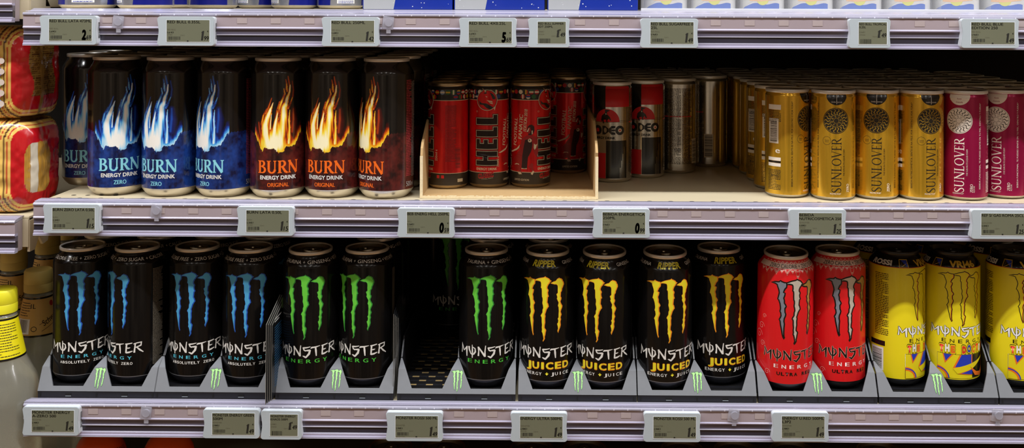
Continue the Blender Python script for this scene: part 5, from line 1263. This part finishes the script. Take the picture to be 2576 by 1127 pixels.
for q, c in enumerate(((206, 120, 90), (110, 96, 150), (150, 190, 130), (206, 130, 170), (140, 160, 200))):
    zc = zw + 26 - q * 12.8
    a.add('badge', P3('badge%d' % q, c), disc(xw - 3, zc, 5.6, 20), 1); a.add('badge', P3('badge_pale', (214, 200, 190)), disc(xw + 1, zc, 3.6, 16), 2)
for n, me in a.flat(): mesh_obj(n, me, t, (0, yb - .5, 0))

# bottles
M_pet = mat('clear_pet', (196, 196, 182), .22, trans=.75, coat=.3, var=.03); M_pet.node_tree.nodes['Principled BSDF'].inputs['IOR'].default_value = 1.33
M_capy = mat('cap_yellow', (232, 224, 40), .45); M_capc = mat('cap_cream', (206, 184, 104), .5); M_laby = P3('label_yellow', (240, 226, 24)); M_labc = P3('label_tan', (214, 172, 96)); M_bink = P3('label_ink', (50, 38, 22))
CTZ = -344.0 - ZN3
bp = [(0, 3), (30, 1), (39, 0), (43.5, 6), (44.3, 14), (44.3, CTZ - 132), (43.4, CTZ - 124), (39, CTZ - 108), (31, CTZ - 91), (26.4, CTZ - 81.5), (16.6, CTZ - 31), (15.0, CTZ - 29.5), (15.0, CTZ - 3), (0, CTZ - 3)]
B_body = bm_mesh('bottle_body', lathe(bp, 64), M_pet, 45)
def cap_mesh(m):
    bm = lathe([(16.6, CTZ - 28), (17.2, CTZ - 27.6), (17.4, CTZ - 18), (16.9, CTZ - 17), (17.3, CTZ - 16), (17.0, CTZ - 2.4), (15.6, CTZ - .3), (0, CTZ)], 56); return bm_mesh('cap', bm, m, 35)
lp = [(26.75, CTZ - 80.5), (17.1, CTZ - 32.5)]
def label_meshes(m, yellow):
    R_ = 22.0; a = Art(); H0 = CTZ - 80.5
    body = bm_mesh('neck_label', lathe(lp, 64), m, 45)
    a.add('label_print', M_black, rect(-69, 69, CTZ - 80.4, CTZ - 78.2), 1); a.add('label_print', M_black, rect(-69, 69, CTZ - 35.0, CTZ - 32.8), 1)
    a.add('label_print', M_bink, lines(-20 if yellow else -22, 26 if yellow else -6, H0 + 4 if yellow else H0 + 26, CTZ - 39, 3.0, .9, seed=5), 1)
    if not yellow:
        a.add('label_print', M_bink, move(text2d('1L', 6.0, 7, .03), -2, CTZ - 43), 2); a.add('label_print', M_white, rect(-22, -5, H0 + 4, H0 + 22), 2); a.add('label_print', M_bink, barcode(-19, -7, H0 + 6, H0 + 21, 20, 4), 3)
        a.add('label_print', M_bink, move(text2d('Schweppes', 7.4, 34, .01, .2), 24, CTZ - 57, .5), 2); a.add('label_print', P3('dot_red', (176, 40, 30)), disc(24, CTZ - 42, 3.4, 16), 2)
        a.add('label_print', M_bink, ring(0, H0 + 10, 2.8, .7, 16), 2); a.add('label_print', M_bink, stroke([(6, CTZ - 66), (42, CTZ - 46)], .5), 2); a.add('label_print', M_bink, stroke([(8, CTZ - 74), (44, CTZ - 54)], .5), 2)
    return [('neck_label', body)] + a.wrapped([(r + .1, z) for r, z in lp], R_)
LY, LC = label_meshes(M_laby, True), label_meshes(M_labc, False)
CY, CC = cap_mesh(M_capy), cap_mesh(M_capc)
for px, d, yel, dg, lb, gr in ((5, 1237, True, 10, 'big clear bottle with yellow cap and yellow neck label', None), (97, 1328, False, 14, 'big clear bottle with cream cap, behind the yellow-capped bottle', None),
                           (35, 1437, False, 20, 'clear bottle with cream cap standing deep in the bay', 'cream-capped bottles deep in the bay'), (120, 1530, False, -5, 'clear bottle with cream cap standing deep in the bay', 'cream-capped bottles deep in the bay'), (166, 1624, False, 0, 'clear bottle with cream cap standing deep in the bay', 'cream-capped bottles deep in the bay')):
    x = at_y(px, 700, d)[0]
    t = thing('drink_bottle', lb, 'bottle', (x, d, ZN3 + .2), math.radians(dg), gr)
    mesh_obj('bottle_body', B_body, t); mesh_obj('cap', CY if yel else CC, t)
    for n, me in (LY if yel else LC): mesh_obj(n, me, t)

# ------------------------------------------------------------------ lowest shelf: tops of bottles and cans
M_or = mat('orange_plastic', (226, 82, 20), .3, coat=.4, var=.08); M_neck = mat('neck_cream', (214, 170, 120), .4)
op = [(24, 0), (32, 2), (33, 10), (33, 92), (32, 104), (29, 116), (24, 126), (17, 133), (12, 136)]
OB = bm_mesh('bottle_body', lathe(op, 56), M_or, 45); ON = bm_mesh('bottle_cap', lathe([(12, 135.6), (13, 137), (13, 148), (12, 150), (0, 150)], 40), M_neck, 40)
a = Art()
for s0 in (-60, -14, 32): a.add('bottle_print', P3('orange_ink', (60, 34, 30)), move(text2d('ORANGE', 4.6, 17, .02), s0, 119 - abs(s0 + 14) * .03, -.1), 1); a.add('bottle_print', M_black, move(text2d('ENERGY', 7, 24, .06, .2), s0 + 16, 104, .2), 1)
OPR = a.wrapped(op, 28)
for px, dg, lb in ((252, 12, 'orange domed bottle below the blue claw cans, at the shelf end'), (424, -20, 'orange domed bottle below the blue claw cans, next to the dark gap')):
    d = 1262; x = at_y(px, 1110, d)[0]
    t = thing('orange_bottle', lb, 'bottle', (x, d, Z_LOW + .2), math.radians(dg)); mesh_obj('bottle_body', OB, t); mesh_obj('bottle_cap', ON, t)
    for n, me in OPR: mesh_obj(n, me, t)
M_amb = mat('amber_can', (120, 62, 22), .35, metal=.3); M_lowred = mat('low_red', (150, 22, 22), .35, metal=.2)
K['amberlit'] = make_kind('amberlit', 33.0, 109.0, 27.0, 16, 24, 8, [M_amb], None, None, lid_m=mat('lid_amber_lit', (150, 96, 46), .35, metal=.9)); K['lowred'] = make_kind('lowred', 33.0, 109.0, 27.0, 16, 24, 8, [M_lowred], None, None, lid_m=mat('lid_dim', (150, 138, 110), .35, metal=.9))  # amber and dim lids: the light on them is put into their colour
for px, kk in ((982, 'amberlit'), (1112, 'amberlit'), (1338, 'amberlit'), (1470, 'amberlit'), (1722, 'lowred'), (1850, 'lowred'), (1996, 'lowred'), (2216, 'lowred')):
    x = at_y(px, 1120, 1280)[0]
    can(K[kk], 'drink_can', ('amberlit' if kk == 'amberlit' else 'red') + ' can on the lowest shelf, only its lid showing', 'can', (x, 1290, Z_LOW + .2), 0, ('amberlit' if kk == 'amberlit' else 'red') + ' cans on the lowest shelf')

# neighbouring cans may touch but never run into each other
for _ in range(60):
    hit = False
    for i in range(len(CANS)):
        for j in range(i):
            A, ra, wa = CANS[i]; B, rb, wb = CANS[j]
            if abs(A.location.z - B.location.z) > .05: continue
            d = A.location.xy - B.location.xy; gap = d.length - (ra + rb + .12) * .001
            if gap < 0:
                hit = True; u = d.normalized() * (-gap + 2e-5)
                A.location.x += u.x * wa / (wa + wb); A.location.y += u.y * wa / (wa + wb); B.location.x -= u.x * wb / (wa + wb); B.location.y -= u.y * wb / (wa + wb)
    if not hit: break
